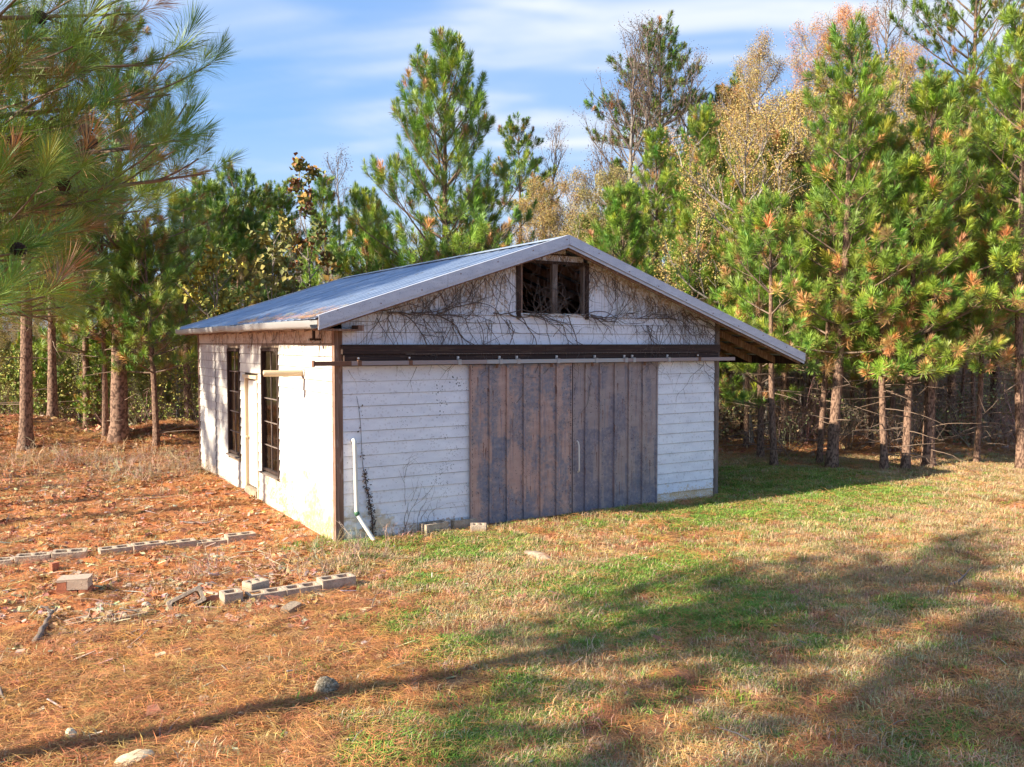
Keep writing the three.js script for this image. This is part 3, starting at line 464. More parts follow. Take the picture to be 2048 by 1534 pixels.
// dead vines hanging over the gable: one tangle each side of the opening, others on the wall
function wallVine(name, label, seed, strands, mat) {
  const r = rng(seed), b = new MB();
  const grow = (x, y, dir, len, rad, lift, lvl) => {
    const pts = [], rr = [], n = Math.max(4, Math.round(len / 0.055)); let a = dir, bend = (r() - 0.5) * 0.5;
    for (let i = 0; i <= n; i++) {
      pts.push(V(x, y, lift + Math.abs(Math.sin(i * 0.4 + len * 9)) * 0.05 + r() * 0.01)); rr.push(rad * (1 - 0.7 * i / n));
      if (r() < 0.2) bend = (r() - 0.5) * 1.0; a += bend * 0.35 + (r() - 0.5) * 0.35; x += Math.cos(a) * 0.055; y += Math.sin(a) * 0.055;
      if (y > roofAt(x) - 0.16) { a = -Math.abs(a % 3.1) * 0.6 - 0.6; y = roofAt(x) - 0.17; }
      if (x < 0.1) a = -0.6; if (x > 7.12) a = Math.PI + 0.5;
      if (lvl < 2 && r() < 0.16) grow(x, y, a + (r() - 0.5) * 2.4, len * (0.25 + r() * 0.35), rad * 0.6, lift, lvl + 1);
    }
    b.tube(pts, rr, 4, false);
  };
  for (const s of strands(r)) grow(...s, 0);
  return top(name, b.geo(), mat, label, 'vine', null);
}
wallVine('dead_vine', 'tangle of bare dead vine on the gable, window side of the gutter', 301, (r) => { const l = []; for (let i = 0; i < 58; i++) { const x = 0.35 + 2.5 * Math.pow(r(), 0.8); l.push([x, roofAt(x) - 0.19 - r() * 0.12, -1.57 + (r() - 0.5) * 1.5, 0.3 + r() * 0.65, 0.0035 + r() * 0.003, 0.045]); } for (let i = 0; i < 9; i++) l.push([0.4 + r() * 2.2, 3.2 + r() * 0.06, (r() - 0.5) * 0.5, 0.5 + r(), 0.010, 0.05]); for (let i = 0; i < 16; i++) l.push([0.5 + r() * 2.3, 3.15, -1.5 + (r() - 0.5), 0.35 + r() * 0.4, 0.007, 0.05]); return l; }, M.vine);
wallVine('dead_vine', 'tangle of bare dead vine on the gable towards the deep overhang', 302, (r) => { const l = []; for (let i = 0; i < 56; i++) { const x = 4.25 + 2.75 * r(); l.push([x, roofAt(x) - 0.19 - r() * 0.12, -1.3 + (r() - 0.5) * 1.5, 0.3 + r() * 0.6, 0.0035 + r() * 0.003, 0.045]); } for (let i = 0; i < 12; i++) l.push([4.2 + r() * 2.4, 3.2 + r() * 0.06, (r() - 0.5) * 0.5, 0.5 + r(), 0.009, 0.05]); for (let i = 0; i < 20; i++) l.push([5.2 + r() * 1.8, 3.1, -1.2 + (r() - 0.5), 0.4 + r() * 0.5, 0.006, 0.06]); return l; }, M.vine);
wallVine('dead_vine', 'dead vine stems looping below and through the loft opening', 303, (r) => { const l = []; for (let i = 0; i < 12; i++) l.push([2.7 + r() * 1.7, 3.22 + r() * 0.05, (r() - 0.5) * 1.6 - 0.4, 0.5 + r() * 0.8, 0.009, 0.05]); for (let i = 0; i < 18; i++) l.push([3.05 + r() * 1.1, 3.28, 1.57 + (r() - 0.5) * 2, 0.2 + r() * 0.45, 0.006, 0.05]); for (let i = 0; i < 14; i++) { const x = 3.0 + r() * 1.4; l.push([x, roofAt(x) - 0.2, -1.57 + (r() - 0.5) * 2, 0.15 + r() * 0.3, 0.005, 0.05]); } return l; }, M.vine);
wallVine('dead_vine', 'thin bare vine climbing the white siding left of the doors', 311, () => [[1.02, 0.0, 1.65, 0.5, 0.006, 0.035], [0.98, 0.02, 1.6, 0.7, 0.005, 0.035], [1.0, 0.45, 1.55, 0.6, 0.004, 0.035], [1.2, 0.0, 1.9, 0.45, 0.005, 0.035], [1.25, 0.2, 0.9, 0.3, 0.004, 0.035], [1.0, 0.85, 1.5, 0.4, 0.003, 0.035], [1.3, 0.05, 1.3, 0.5, 0.004, 0.035], [0.8, 0.02, 1.8, 0.4, 0.004, 0.035], [1.45, 0.02, 1.5, 0.35, 0.004, 0.035], [1.1, 0.5, 1.1, 0.4, 0.003, 0.035], [0.15, 2.42, -1.2, 0.25, 0.003, 0.04], [1.2, 2.45, -2.2, 0.35, 0.004, 0.05], [1.75, 2.45, -2.4, 0.3, 0.004, 0.05]], M.vine);
{ // dried brown creeper with leaf scraps beside the white pipe
  const r = rng(310), b = new MB(), path = [];
  for (let i = 0; i <= 40; i++) { const t = i / 40; path.push(V(0.52 - t * 0.24 + Math.sin(t * 9) * 0.02, t * 2.05, 0.03)); }
  b.tube(path.slice(0, 24), path.slice(0, 24).map((_, i) => 0.012 - i * 0.0004), 5, false); b.tube(path.slice(23), 0.003, 4, false);
  for (let i = 0; i < 330; i++) { const t = r() < 0.72 ? r() * 0.5 : r(), k = t < 0.5 ? 1 : smooth(0.45, 0.6, fbm(t * 12, 2, 2, 4)); if (r() > k) continue; const c = path[Math.floor(t * 40)], w = 0.035, x = c.x + (r() - 0.5) * w * 2.2, y = c.y + (r() - 0.5) * 0.05, z = 0.032 + r() * 0.03, s = 0.008 + r() * 0.016, a = r() * 6.28, dx = Math.cos(a) * s, dy = Math.sin(a) * s, q = (r() - 0.5) * 0.02; b.quad(V(x, y, z), V(x + dx - dy * 0.4, y + dy + dx * 0.4, z + q), V(x + dx * 1.9, y + dy * 1.9, z), V(x + dx + dy * 0.4, y + dy - dx * 0.4, z - q)); }
  top('dried_creeper', b.geo(), Std({ color: lin(0.085, 0.055, 0.042), side: THREE.DoubleSide }), 'dried brown creeper with leaf scraps beside the white drain pipe', 'vine');
  const b2 = new MB();
  for (let i = 0; i < 26; i++) { let z = -0.2 - r() * 7.5, y = 2.98, a = -1.57 + (r() - 0.5); const pts = []; for (let k = 0; k < 9; k++) { pts.push(V(-0.03 - r() * 0.01, y, z)); a += (r() - 0.5) * 0.9; z += Math.cos(a) * 0.05; y += Math.sin(a) * 0.05; if (y > 2.975) y = 2.975; } b2.tube(pts, 0.004, 4, false); }
  top('dead_vine', b2.geo(), M.vine, 'wispy dead vine hanging from the soffit of the side wall', 'vine');
}
// ───────────────────────── trees ─────────────────────────
const UP = V(0, 1, 0);
function instanced(name, geo, mat, list, parent) {      // list of [position, quaternion, scale, colour]
  const m = shade(new THREE.InstancedMesh(geo, mat, list.length)), mx = new THREE.Matrix4(), s = V(1, 1, 1), c = new THREE.Color();
  list.forEach(([p, q, k, col], i) => { m.setMatrixAt(i, mx.compose(p, q, typeof k === 'number' ? s.set(k, k, k) : k)); m.setColorAt(i, c.setRGB(...col)); });
  m.name = name; m.userData.kind = 'stuff';
  if (parent) parent.add(m);
  return m;
}
// a bottlebrush of long needles round a shoot that points along +y
function needleTuft(seed, count, len, width, shoot) {
  const r = rng(seed), b = new MB();
  for (let i = 0; i < count; i++) {
    const t = Math.pow(r(), 0.8), a = r() * Math.PI * 2, lean = lerp(1.35, 0.3, t) + (r() - 0.5) * 0.5, L = len * (0.75 + 0.35 * r()), y0 = t * shoot;
    const d = V(Math.sin(lean) * Math.cos(a), Math.cos(lean), Math.sin(lean) * Math.sin(a)), s = V(-Math.sin(a), (r() - 0.5) * 0.8, Math.cos(a)).normalize(), droop = 0.12 * L * r();
    const p = V(0, y0, 0), m = p.clone().addScaledVector(d, L * 0.55), e = p.clone().addScaledVector(d, L); e.y -= droop;
    const w = width * (0.7 + 0.6 * r());
    const A = b.vert(p.x, p.y, p.z), B = b.vert(m.x + s.x * w / 2, m.y + s.y * w / 2, m.z + s.z * w / 2), C = b.vert(m.x - s.x * w / 2, m.y - s.y * w / 2, m.z - s.z * w / 2), D = b.vert(e.x, e.y, e.z);
    b.tri(A, B, C); b.tri(B, D, C);
  }
  return b.geo();
}
const TUFT_NEAR = [1, 2, 3].map((s) => needleTuft(400 + s, 130, 0.19, 0.0032, 0.17));
const TUFT_MID = [1, 2, 3].map((s) => needleTuft(410 + s, 84, 0.21, 0.0105, 0.17));
const TUFT_FAR = [1, 2].map((s) => needleTuft(420 + s, 56, 0.22, 0.017, 0.15));

const bendTo = (d, target, k) => d.clone().lerp(target, k).normalize();
function pine(name, label, group, opt) {
  const o = { H: 10, base: 0.4, R: 2, seed: 1, whorl: 0.42, lean: 0.03, tuft: TUFT_MID, tuftSize: 1, fill: 1, brown: 0.06, hue: 0, dead: 6, r0: 0, twigs: 1, bright: 1, upTurn: 0.55, shape: 0.75, only: null, boughs: [], thick: 0.35, ...opt };
  const r = rng(o.seed), g = thing(name, label, 'tree', group), wood = new MB(), limbs = new MB(), tufts = o.tuft.map(() => []);
  const la = r() * 6.28, r0 = o.r0 || 0.045 + o.H * 0.0085, spine = [], rad = [], n = 22;
  for (let i = 0; i <= n; i++) { const t = i / n, w = Math.sin(t * 5 + la) * 0.05 * o.H * 0.12; spine.push(V(Math.cos(la) * (o.lean * o.H * t + w), t * o.H, Math.sin(la) * (o.lean * o.H * t + w * 0.6))); rad.push(r0 * Math.pow(1 - t, 0.8) * (1 + 0.5 * Math.exp(-t * 45)) * (0.95 + 0.1 * r()) + 0.008); }
  spine[0].y = -0.15;
  wood.tube(spine, rad, 9, true, 2);
  const on = (t) => { const k = clamp(t, 0, 1) * n, i = Math.min(n - 1, Math.floor(k)); return spine[i].clone().lerp(spine[i + 1], k - i); };
  const greenA = [0.17, 0.27, 0.028], greenB = [0.36, 0.40, 0.04], deep = [0.06, 0.15, 0.03], rusty = [0.52, 0.26, 0.09];
  const put = (p, d, s, low) => {
    const k = Math.floor(r() * tufts.length), q = new THREE.Quaternion().setFromUnitVectors(UP, d).multiply(new THREE.Quaternion().setFromAxisAngle(UP, r() * 6.28));
    let c = r() < o.brown * (low ? 2.2 : 0.8) ? mix3(rusty, [0.22, 0.14, 0.06], r()) : mix3(mix3(greenA, greenB, clamp(r() * 1.3 - 0.2 + o.hue)), deep, r() ** 0.7 * 0.75);
    c = c.map((x) => x * o.bright * (0.85 + 0.3 * r()));
    tufts[k].push([p, q, s * o.tuftSize * (0.6 + 0.7 * r()), c]);
  };
  const shoot = (p, d, len, rd, lvl, low) => {          // a twig with tufts at and behind its tip
    const m = 4, pts = [p.clone()], rr = [rd]; let q = p.clone(), dir = d.clone();
    for (let i = 1; i <= m; i++) { dir = bendTo(dir, UP, o.upTurn * (lvl ? 0.13 : 0.09)); dir.x += (r() - 0.5) * 0.16; dir.z += (r() - 0.5) * 0.16; dir.normalize(); q = q.clone().addScaledVector(dir, len / m); pts.push(q); rr.push(lerp(rd, 0.006, i / m)); }
    limbs.tube(pts, rr, lvl ? 3 : 5, false);
    return { pts, dir };
  };
  const limb = (p, d, L, low) => {
    const main = shoot(p, d, L, clamp(0.012 + L * 0.011, 0.012, 0.05), 0, low);
    put(main.pts[4], bendTo(main.dir, UP, 0.3), 1.1, low); put(main.pts[4].clone().addScaledVector(main.dir, -0.16), bendTo(main.dir, UP, 0.1), 1, low);
    const ns = Math.max(2, Math.round(L / 0.26 * o.twigs));
    for (let s = 0; s < ns; s++) {
      const f = lerp(0.22, 0.96, (s + r() * 0.7) / ns), i = Math.min(3, Math.floor(f * 4)), sp = main.pts[i].clone().lerp(main.pts[i + 1], f * 4 - i);
      const tang = main.pts[i + 1].clone().sub(main.pts[i]).normalize(), sideDir = V(0, 0, 0).crossVectors(tang, UP).normalize().multiplyScalar(s % 2 ? 1 : -1).addScaledVector(UP, (r() - 0.35) * 0.9), sd = tang.clone().multiplyScalar(0.75).addScaledVector(sideDir, 0.6 + r() * 0.5).normalize();
      const sl = (0.2 + 0.42 * L * (1 - f * 0.7)) * (0.5 + 0.6 * r()), tw = shoot(sp, sd, Math.min(sl, 1.1), 0.010, 1, low);
      put(tw.pts[4], bendTo(tw.dir, UP, 0.5), 1.05, low);
      put(tw.pts[3].clone().lerp(tw.pts[4], 0.3), bendTo(tw.dir, UP, 0.1), 0.95, low);
      if (sl > 0.4) for (const e of [1, 2, 3]) if (r() < o.thick) put(tw.pts[e].clone(), bendTo(tw.dir, V(r() - 0.5, r() * 0.8, r() - 0.5).normalize(), 0.55), 0.85, low);
    }
  };
  const H0 = o.base * o.H;
  for (let y = H0; y < o.H - 0.15; y += o.whorl * (0.75 + 0.5 * r())) {
    const t = (y - H0) / (o.H - H0), nb = 3 + Math.floor(r() * 3);
    const a0 = r() * 6.28;
    for (let k = 0; k < nb; k++) {
      if (r() > o.fill) continue;
      const az = a0 + k / nb * 6.28 + (r() - 0.5) * 0.7;
      if (o.only && !o.only(az, y)) continue;
      const L = (o.R * (o.shape === 'flat' ? Math.sqrt(1 - (t * 0.95) ** 2) : Math.pow(1 - t, o.shape) * lerp(0.72, 1, smooth(0, 0.3, t))) + 0.22) * (0.65 + 0.5 * r()), el = lerp(0.08, 1.0, Math.pow(t, 0.8)) + (r() - 0.5) * 0.3;
      const d = V(Math.cos(az) * Math.cos(el), Math.sin(el), Math.sin(az) * Math.cos(el)), p = on(y / o.H), low = t < 0.35;
      limb(p, d, L, low);
    }
  }
  for (const [y, end] of o.boughs) { const p = on(y / o.H), d = end.clone().sub(p); limb(p, d.clone().normalize().addScaledVector(UP, -0.12).normalize(), d.length(), true); }
  for (let i = 0; i < 7; i++) put(on(1 - i * 0.012).add(V((r() - 0.5) * 0.05, 0, (r() - 0.5) * 0.05)), V((r() - 0.5) * 0.7, 1, (r() - 0.5) * 0.7).normalize(), 1, false);
  for (let i = 0; i < o.dead; i++) {                     // bare dead branches on the clear stem
    const y = o.H * o.base * (0.15 + 0.85 * r()), az = r() * 6.28; if (o.only && !o.only(az, y)) continue; const L = 0.4 + r() * 1.3, p = on(y / o.H); let d = V(Math.cos(az), (r() - 0.4) * 0.5, Math.sin(az)).normalize(), pts = [p], q = p;
    for (let k = 0; k < 5; k++) { d = d.clone().add(V((r() - 0.5) * 0.3, (r() - 0.6) * 0.2, (r() - 0.5) * 0.3)).normalize(); q = q.clone().addScaledVector(d, L / 5); pts.push(q); if (k > 1 && r() < 0.6) limbs.tube([q, q.clone().addScaledVector(V(r() - 0.5, (r() - 0.5) * 0.5, r() - 0.5).normalize(), 0.15 + r() * 0.3)], [0.005, 0.002], 3, false); }
    limbs.tube(pts, pts.map((_, k) => 0.014 * (1 - k / 6)), 4, false);
  }
  mesh('trunk', wood.geo(), M.pineBark, g); mesh('branches', limbs.geo(), M.limb, g).userData.kind = 'stuff';
  tufts.forEach((l, i) => { if (l.length) instanced('crown', o.tuft[i], M.needle, l, g); });
  g.userData.tufts = undefined; delete g.userData.tufts;
  return g;
}
function leafCluster(seed, n, size, spread) {
  const r = rng(seed), b = new MB();
  for (let i = 0; i < n; i++) {
    const c = V(r() - 0.5, r() - 0.5, r() - 0.5).multiplyScalar(spread * 2), d = V(r() - 0.5, r() - 0.7, r() - 0.5).normalize(), s = V(r() - 0.5, r() - 0.5, r() - 0.5).cross(d).normalize(), w = size * (0.6 + 0.7 * r()), k = V(0, 0, 0).crossVectors(d, s).multiplyScalar(w * 0.18);
    const p0 = b.vert(c.x, c.y, c.z), tip = c.clone().addScaledVector(d, w), m = c.clone().addScaledVector(d, w * 0.45), L = m.clone().addScaledVector(s, w * 0.36).add(k), R = m.clone().addScaledVector(s, -w * 0.36).add(k), t = b.vert(tip.x, tip.y, tip.z), l = b.vert(L.x, L.y, L.z), q = b.vert(R.x, R.y, R.z);
    b.tri(p0, l, t); b.tri(p0, t, q);
  }
  return b.geo();
}
const LEAVES = [1, 2].map((s) => leafCluster(430 + s, 9, 0.085, 0.17)), LEAVES_FAR = [1, 2].map((s) => leafCluster(440 + s, 34, 0.042, 0.2)), LEAVES_BIG = [leafCluster(450, 5, 0.16, 0.12)], FLECKS = [1].map((s) => leafCluster(455 + s, 5, 0.05, 0.3));
function hardwood(name, label, group, opt) {
  const o = { H: 13, R: 2.4, base: 0.3, seed: 1, limbs: 20, leaves: 1, leafGeo: LEAVES_FAR, cols: [[0.3, 0.2, 0.08]], r0: 0, bark: M.greyBark, wood: M.paleTwig, lean: 0.03, up: 0.75, crownFrom: 0, split: 0, size: 1, twigR: 0.009, ...opt };
  const r = rng(o.seed), g = thing(name, label, 'tree', group), trunk = new MB(), limbs = new MB(), leaf = o.leafGeo.map(() => []);
  const put = (p) => { if (p.y < o.crownFrom * o.H || r() > o.leaves) return; const c = o.cols[Math.floor(r() * o.cols.length)], b = 0.75 + 0.5 * r(); leaf[Math.floor(r() * leaf.length)].push([p, new THREE.Quaternion().setFromEuler(new THREE.Euler(r() * 6, r() * 6, r() * 6)), (0.75 + 0.5 * r()) * o.size, c.map((x) => x * b)]); };
  const la = r() * 6.28, r0 = o.r0 || 0.03 + o.H * 0.0095, spine = [], rad = [], n = 18;
  for (let i = 0; i <= n; i++) { const t = i / n, w = Math.sin(t * 6 + la) * 0.012 * o.H; spine.push(V(Math.cos(la) * (o.lean * o.H * t) + w, t * o.H, Math.sin(la) * (o.lean * o.H * t) + w * 0.7)); rad.push(r0 * Math.pow(1 - t, 0.9) * (1 + 0.5 * Math.exp(-t * 45)) + 0.006); }
  spine[0].y = -0.15;
  trunk.tube(spine, rad, 8, true, 2);
  const on = (t) => { const k = clamp(t) * n, i = Math.min(n - 1, Math.floor(k)); return spine[i].clone().lerp(spine[i + 1], k - i); };
  const grow = (p, d, L, rd, lvl) => {
    const m = lvl === 0 ? 6 : 4, pts = [p], rr = [rd]; let q = p, dir = d.clone();
    for (let i = 1; i <= m; i++) { dir = dir.clone().add(V((r() - 0.5) * 0.35, (r() - 0.5) * 0.25 + o.up * 0.10, (r() - 0.5) * 0.35)).normalize(); q = q.clone().addScaledVector(dir, L / m); pts.push(q); rr.push(lerp(rd, Math.max(o.twigR * 0.5, rd * 0.3), i / m)); }
    limbs.tube(pts, rr, lvl === 0 ? 5 : 3, false);
    if (lvl < 2) { const kids = lvl === 0 ? Math.max(3, Math.round(L * 3.0)) : 4; for (let k = 0; k < kids; k++) { const f = lerp(0.3, 1, (k + r()) / kids), i = Math.min(m - 1, Math.floor(f * m)), sp = pts[i].clone().lerp(pts[i + 1], f * m - i), td = pts[i + 1].clone().sub(pts[i]).normalize(), sd = td.add(V(r() - 0.5, r() - 0.35, r() - 0.5).normalize().multiplyScalar(0.85)).normalize(); grow(sp, sd, L * (lvl === 0 ? 0.42 : 0.55) * (0.6 + 0.6 * r()), lvl === 0 ? Math.max(0.011, rd * 0.45) : o.twigR, lvl + 1); } }
    if (lvl > 0 || L < 0.6) { put(pts[m]); if (lvl === 2) put(pts[2]); else { put(pts[2]); } }
  };
  for (let k = 0; k < o.limbs; k++) {
    const t = lerp(o.base, 0.97, (k + r() * 0.8) / o.limbs), az = k * 2.4 + r() * 0.8, u = (t - o.base) / (1 - o.base), L = (o.R * Math.pow(1 - u, 0.55) * (0.55 + 0.45 * Math.sin(Math.min(1, u * 2.4 + 0.25) * Math.PI / 2)) + 0.3) * (0.75 + 0.5 * r()), el = lerp(0.35, 1.05, u) * o.up * 1.2 + (r() - 0.5) * 0.4;
    grow(on(t), V(Math.cos(az) * Math.cos(el), Math.sin(el), Math.sin(az) * Math.cos(el)), L, clamp(0.012 + L * 0.014, 0.012, 0.07), 0);
  }
  mesh('trunk', trunk.geo(), o.bark, g); mesh('branches', limbs.geo(), o.wood, g).userData.kind = 'stuff';
  leaf.forEach((l, i) => { if (l.length > 8) instanced('crown', o.leafGeo[i], M.leaf, l, g); });
  return g;
}
const plant = (g, p, turn = 0, k = 1) => { g.position.set(p.x, height(p.x, p.z), p.z); g.rotation.y = turn; g.scale.setScalar(k); return g; };
const copyOf = (src, label, group) => { const c = src.clone(); c.name = numbered(src.name.replace(/_\d{3}$/, '')); c.userData = { ...src.userData }; if (label) c.userData.label = label; if (group) c.userData.group = group; scene.add(c); return c; };
const HORIZON = 688, treeHeight = (p, vTop) => { const d = depthOf(p.x, p.z), y = -(vTop - 767) / F, c = Math.cos(PITCH), s = Math.sin(PITCH); return EYE.y + d * (c * y + s) / (c - s * y) - height(p.x, p.z); };   // how tall a tree there is, from where its top shows

// pines of the front row beyond the lawn: base spot, top, radius, label
const EDGE = 'pines along the edge of the lawn';
let seed = 500;
for (const [u, v, vt, R, base, label, x] of [
  [1666, 938, 58, 1.75, 0.27, 'tall straight pine with thick trunk, its top the highest spire of the front row', { hue: -0.1, r0: 0.115 }],
  [1858, 936, 182, 1.6, 0.30, 'pine with the thickest pale scaly trunk at the lawn edge', { hue: 0.2, r0: 0.125 }],
  [1808, 941, 330, 1.3, 0.3, 'dark trunked pine just left of the thick pale scaly pine', { hue: 0.1, r0: 0.085 }],
  [1768, 941, 250, 1.4, 0.28, 'slender pine standing midway between the two thickest front trunks', { hue: 0.15, r0: 0.075 }],
  [2046, 939, 45, 1.8, 0.36, 'large pine at the far right edge of the picture', { hue: 0.25, r0: 0.1 }],
  [1549, 934, 400, 1.25, 0.40, 'thin slightly leaning pine nearest the deep roof overhang', { hue: 0.1, lean: 0.05, r0: 0.075 }],
  [1640, 930, 350, 1.2, 0.32, 'thin pine just left of the tall spired pine', { hue: 0.2, r0: 0.065 }],
  [1520, 917, 560, 1.0, 0.30, 'small pine sapling behind the roof overhang', { hue: 0.15 }],
  [1950, 930, 300, 1.3, 0.30, 'bushy low branched pine between the thick pale pine and the right edge', { hue: 0.2, r0: 0.06 }],
]) { const p = G(u, v); plant(pine('pine_tree', label, EDGE, { H: treeHeight(p, vt), R, base, seed: ++seed, brown: 0.11, dead: 14, bright: 1.35, whorl: 0.5, ...x }), p, seed); }
// more slender pines crowding behind that front row
{ const r = rng(5151); for (let u = 1450; u < 2070; u += 42) { const d = 22 + r() * 5, p = at(u + (r() - 0.5) * 26, d); plant(pine('slender_pine', 'slender young pine in the thicket behind the front row, right of the shed', 'slender pines right of the shed', { H: treeHeight(p, 300 + r() * 300), R: 0.95 + r() * 0.45, base: 0.32 + r() * 0.2, seed: ++seed, r0: 0.045 + r() * 0.025, hue: r() * 0.4, bright: 1.35, brown: 0.12, dead: 12, lean: 0.05 * r(), whorl: 0.5 }), p, r() * 6); } }
// pines behind the shed
for (const [u, d, vt, R, base, label, x] of [
  [892, 26, 112, 3.9, 0.16, 'broad open young pine rising alone into the sky behind the shed roof', { hue: -0.05, fill: 0.95, whorl: 0.55, upTurn: 1.0, shape: 0.68, twigs: 0.95, tuftSize: 1.2 }],
  [745, 28, 392, 2.2, 0.15, 'low bushy pine behind the roof, left of the lone tall pine', { hue: 0.05 }],
  [960, 25.5, 400, 2.0, 0.12, 'low bright pine showing just above the ridge slope', { hue: 0.25, brown: 0.12 }],
  [665, 33, 372, 1.8, 0.2, 'rounded dark green pine behind the left roof slope', { hue: -0.1 }],
  [1410, 27, 235, 1.6, 0.2, 'pointed pine standing over the right roof slope', { hue: 0.05, brown: 0.12 }],
  [1318, 28, 285, 1.9, 0.2, 'pine with twin tufted tops behind the gable peak', { hue: 0.1 }],
  [1252, 25, 400, 2.0, 0.15, 'low dark pine close behind the gable peak', { hue: -0.1 }],
  [1490, 25, 330, 1.9, 0.22, 'green pine between the roof end and the spired pine', { hue: 0.15, brown: 0.1 }],
  [1375, 24, 455, 1.7, 0.15, 'low pine behind the right roof slope', { hue: 0.1, brown: 0.12 }],
  [1570, 24, 300, 1.8, 0.28, 'dense pine behind the thin leaning pine', { hue: 0.2, brown: 0.1 }],
  [1905, 24.5, 190, 1.6, 0.34, 'yellow green pine with the narrow top right of the thick pale pine', { hue: 0.35 }],
  [1745, 25, 300, 1.9, 0.34, 'dark green pine filling the gap behind the slender pine', { hue: -0.05 }],
  [1990, 26, 160, 2.0, 0.3, 'tall pine behind the right edge pine', { hue: 0.1 }],
]) { const p = at(u, d); plant(pine('pine_tree', label, 'pines behind the shed', { H: treeHeight(p, vt), R, base, seed: ++seed, bright: 1.35, ...x }), p, seed); }
// pines left of the shed
for (const [u, v, vt, R, base, label, x] of [
  [240, 904, 95, 2.6, 0.38, 'tall pine with the thickest dark trunk left of the shed', { r0: 0.21, dead: 16, shape: 0.5, fill: 0.8 }],
  [52, 909, 60, 2.2, 0.42, 'leaning dark trunked pine at the left edge of the yard', { r0: 0.16, lean: 0.07, dead: 14 }],
  [211, 903, 380, 1.4, 0.4, 'thin pale stemmed pine just left of the thickest trunk', { r0: 0.075 }],
  [312, 906, 470, 1.3, 0.35, 'short thin pine between the thickest trunk and the shed', { r0: 0.08 }],
  [106, 885, 260, 1.8, 0.35, 'pale trunked pine between the leaning pine and the thickest trunk', { r0: 0.13 }],
  [378, 862, 400, 1.8, 0.4, 'dark trunked pine close to the rear corner of the shed', { r0: 0.13 }],
  [175, 868, 330, 1.9, 0.3, 'low branching pine behind the thickest trunk', {}],
]) { const p = G(u, v); plant(pine('pine_tree', label, 'pines left of the shed', { H: treeHeight(p, vt), R, base, seed: ++seed, brown: 0.06, bright: 1.15, hue: 0.05, ...x }), p, seed); }

// hardwoods that stand out above or among the pines
const BARE = { leaves: 0.5, leafGeo: FLECKS, cols: [[0.10, 0.06, 0.045], [0.16, 0.09, 0.05]], wood: M.twig, up: 1.0 };
const TAN = [[0.46, 0.32, 0.09], [0.36, 0.25, 0.08], [0.42, 0.34, 0.10], [0.38, 0.21, 0.09]], RUST = [[0.62, 0.25, 0.09], [0.54, 0.2, 0.09], [0.6, 0.34, 0.12]], OLIVE = [[0.27, 0.25, 0.07], [0.36, 0.31, 0.09], [0.4, 0.28, 0.11]];
for (const [u, d, vt, R, base, label, x] of [
  [1248, 42, 70, 2.6, 0.35, 'tall bare pale trunked tree left of the high pine crown', { ...BARE, limbs: 26 }],
  [1298, 43, 45, 2.6, 0.4, 'tallest bare tree with twiggy top in front of the high pine crown', { ...BARE, limbs: 26 }],
  [1365, 44, 120, 2.4, 0.4, 'bare pale tree beside the high pine crown', { ...BARE, limbs: 22 }],
  [1180, 40, 330, 2.0, 0.3, 'bare greyish tree left of the two tall bare trees', { ...BARE, limbs: 22 }],
  [1500, 42, 110, 3.0, 0.25, 'big rounded tan leaved tree right of the high pine crown', { cols: TAN, limbs: 34 }],
  [1450, 45, 200, 2.8, 0.25, 'reddish tan tree at the left shoulder of the big rounded tan tree', { cols: [...TAN, ...RUST], limbs: 28 }],
  [1612, 46, 55, 3.0, 0.35, 'thin orange leaved tree over the spired pine', { cols: [...RUST, ...TAN], leaves: 0.65, limbs: 28 }],
  [1692, 46, 30, 3.0, 0.4, 'bright rust leaved tree right of the spired pine', { cols: RUST, leaves: 0.7, limbs: 28 }],
  [1745, 50, -20, 3.2, 0.4, 'tall nearly bare tree behind the rust leaved tree', { ...BARE, limbs: 28 }],
  [1808, 44, 115, 3.0, 0.35, 'orange tan tree left of the sparse giant pine', { cols: [...RUST, ...TAN], leaves: 0.75, limbs: 28 }],
  [1060, 40, 395, 2.6, 0.2, 'brown leaved rounded tree right of the lone tall pine', { cols: TAN, limbs: 26 }],
  [1130, 40, 375, 2.6, 0.2, 'tan leaved tree just left of the gable peak', { cols: TAN, limbs: 26 }],
  [1215, 38, 360, 2.4, 0.2, 'olive and brown tree behind the gable peak', { cols: OLIVE, limbs: 26 }],
  [690, 52, 312, 2.2, 0.3, 'misty bare tree left of the lone tall pine', { ...BARE, limbs: 22 }],
  [560, 50, 385, 2.4, 0.25, 'bare greyish tree left of the yellow speckled sapling', { ...BARE, limbs: 22 }],
  [1095, 48, 250, 2.2, 0.3, 'thin bare tree above the brown leaved rounded tree', { ...BARE, limbs: 22 }],
]) { const p = at(u, d); plant(hardwood('hardwood_tree', label, 'hardwoods behind the pines', { H: treeHeight(p, vt), R, base, seed: ++seed, ...x }), p, seed); }
// high pines among the hardwoods
for (const [u, d, vt, R, base, label, x] of [
  [1318, 46, 118, 3.4, 0.62, 'mature pine with rounded high crown among bare trees', { fill: 0.9 }],
  [1045, 46, 275, 1.9, 0.7, 'mature pine with round tufted crown right of the lone pine', { fill: 0.85 }],
  [1916, 38, -110, 5.2, 0.4, 'giant sparse pine with spreading limbs at the top right', { fill: 0.8, twigs: 0.55, upTurn: 1.2 }],
  [470, 36, 385, 2.4, 0.4, 'dark mature pine left of the yellow sapling', {}],
  [410, 34, 400, 2.2, 0.35, 'dark pine behind the rear corner of the roof', {}],
]) { const p = at(u, d); plant(pine('mature_pine', label, 'taller pines in the woods', { H: treeHeight(p, vt), R, base, seed: ++seed, shape: 'flat', tuft: TUFT_FAR, tuftSize: 1.25, hue: -0.15, whorl: 0.6, ...x }), p, seed); }
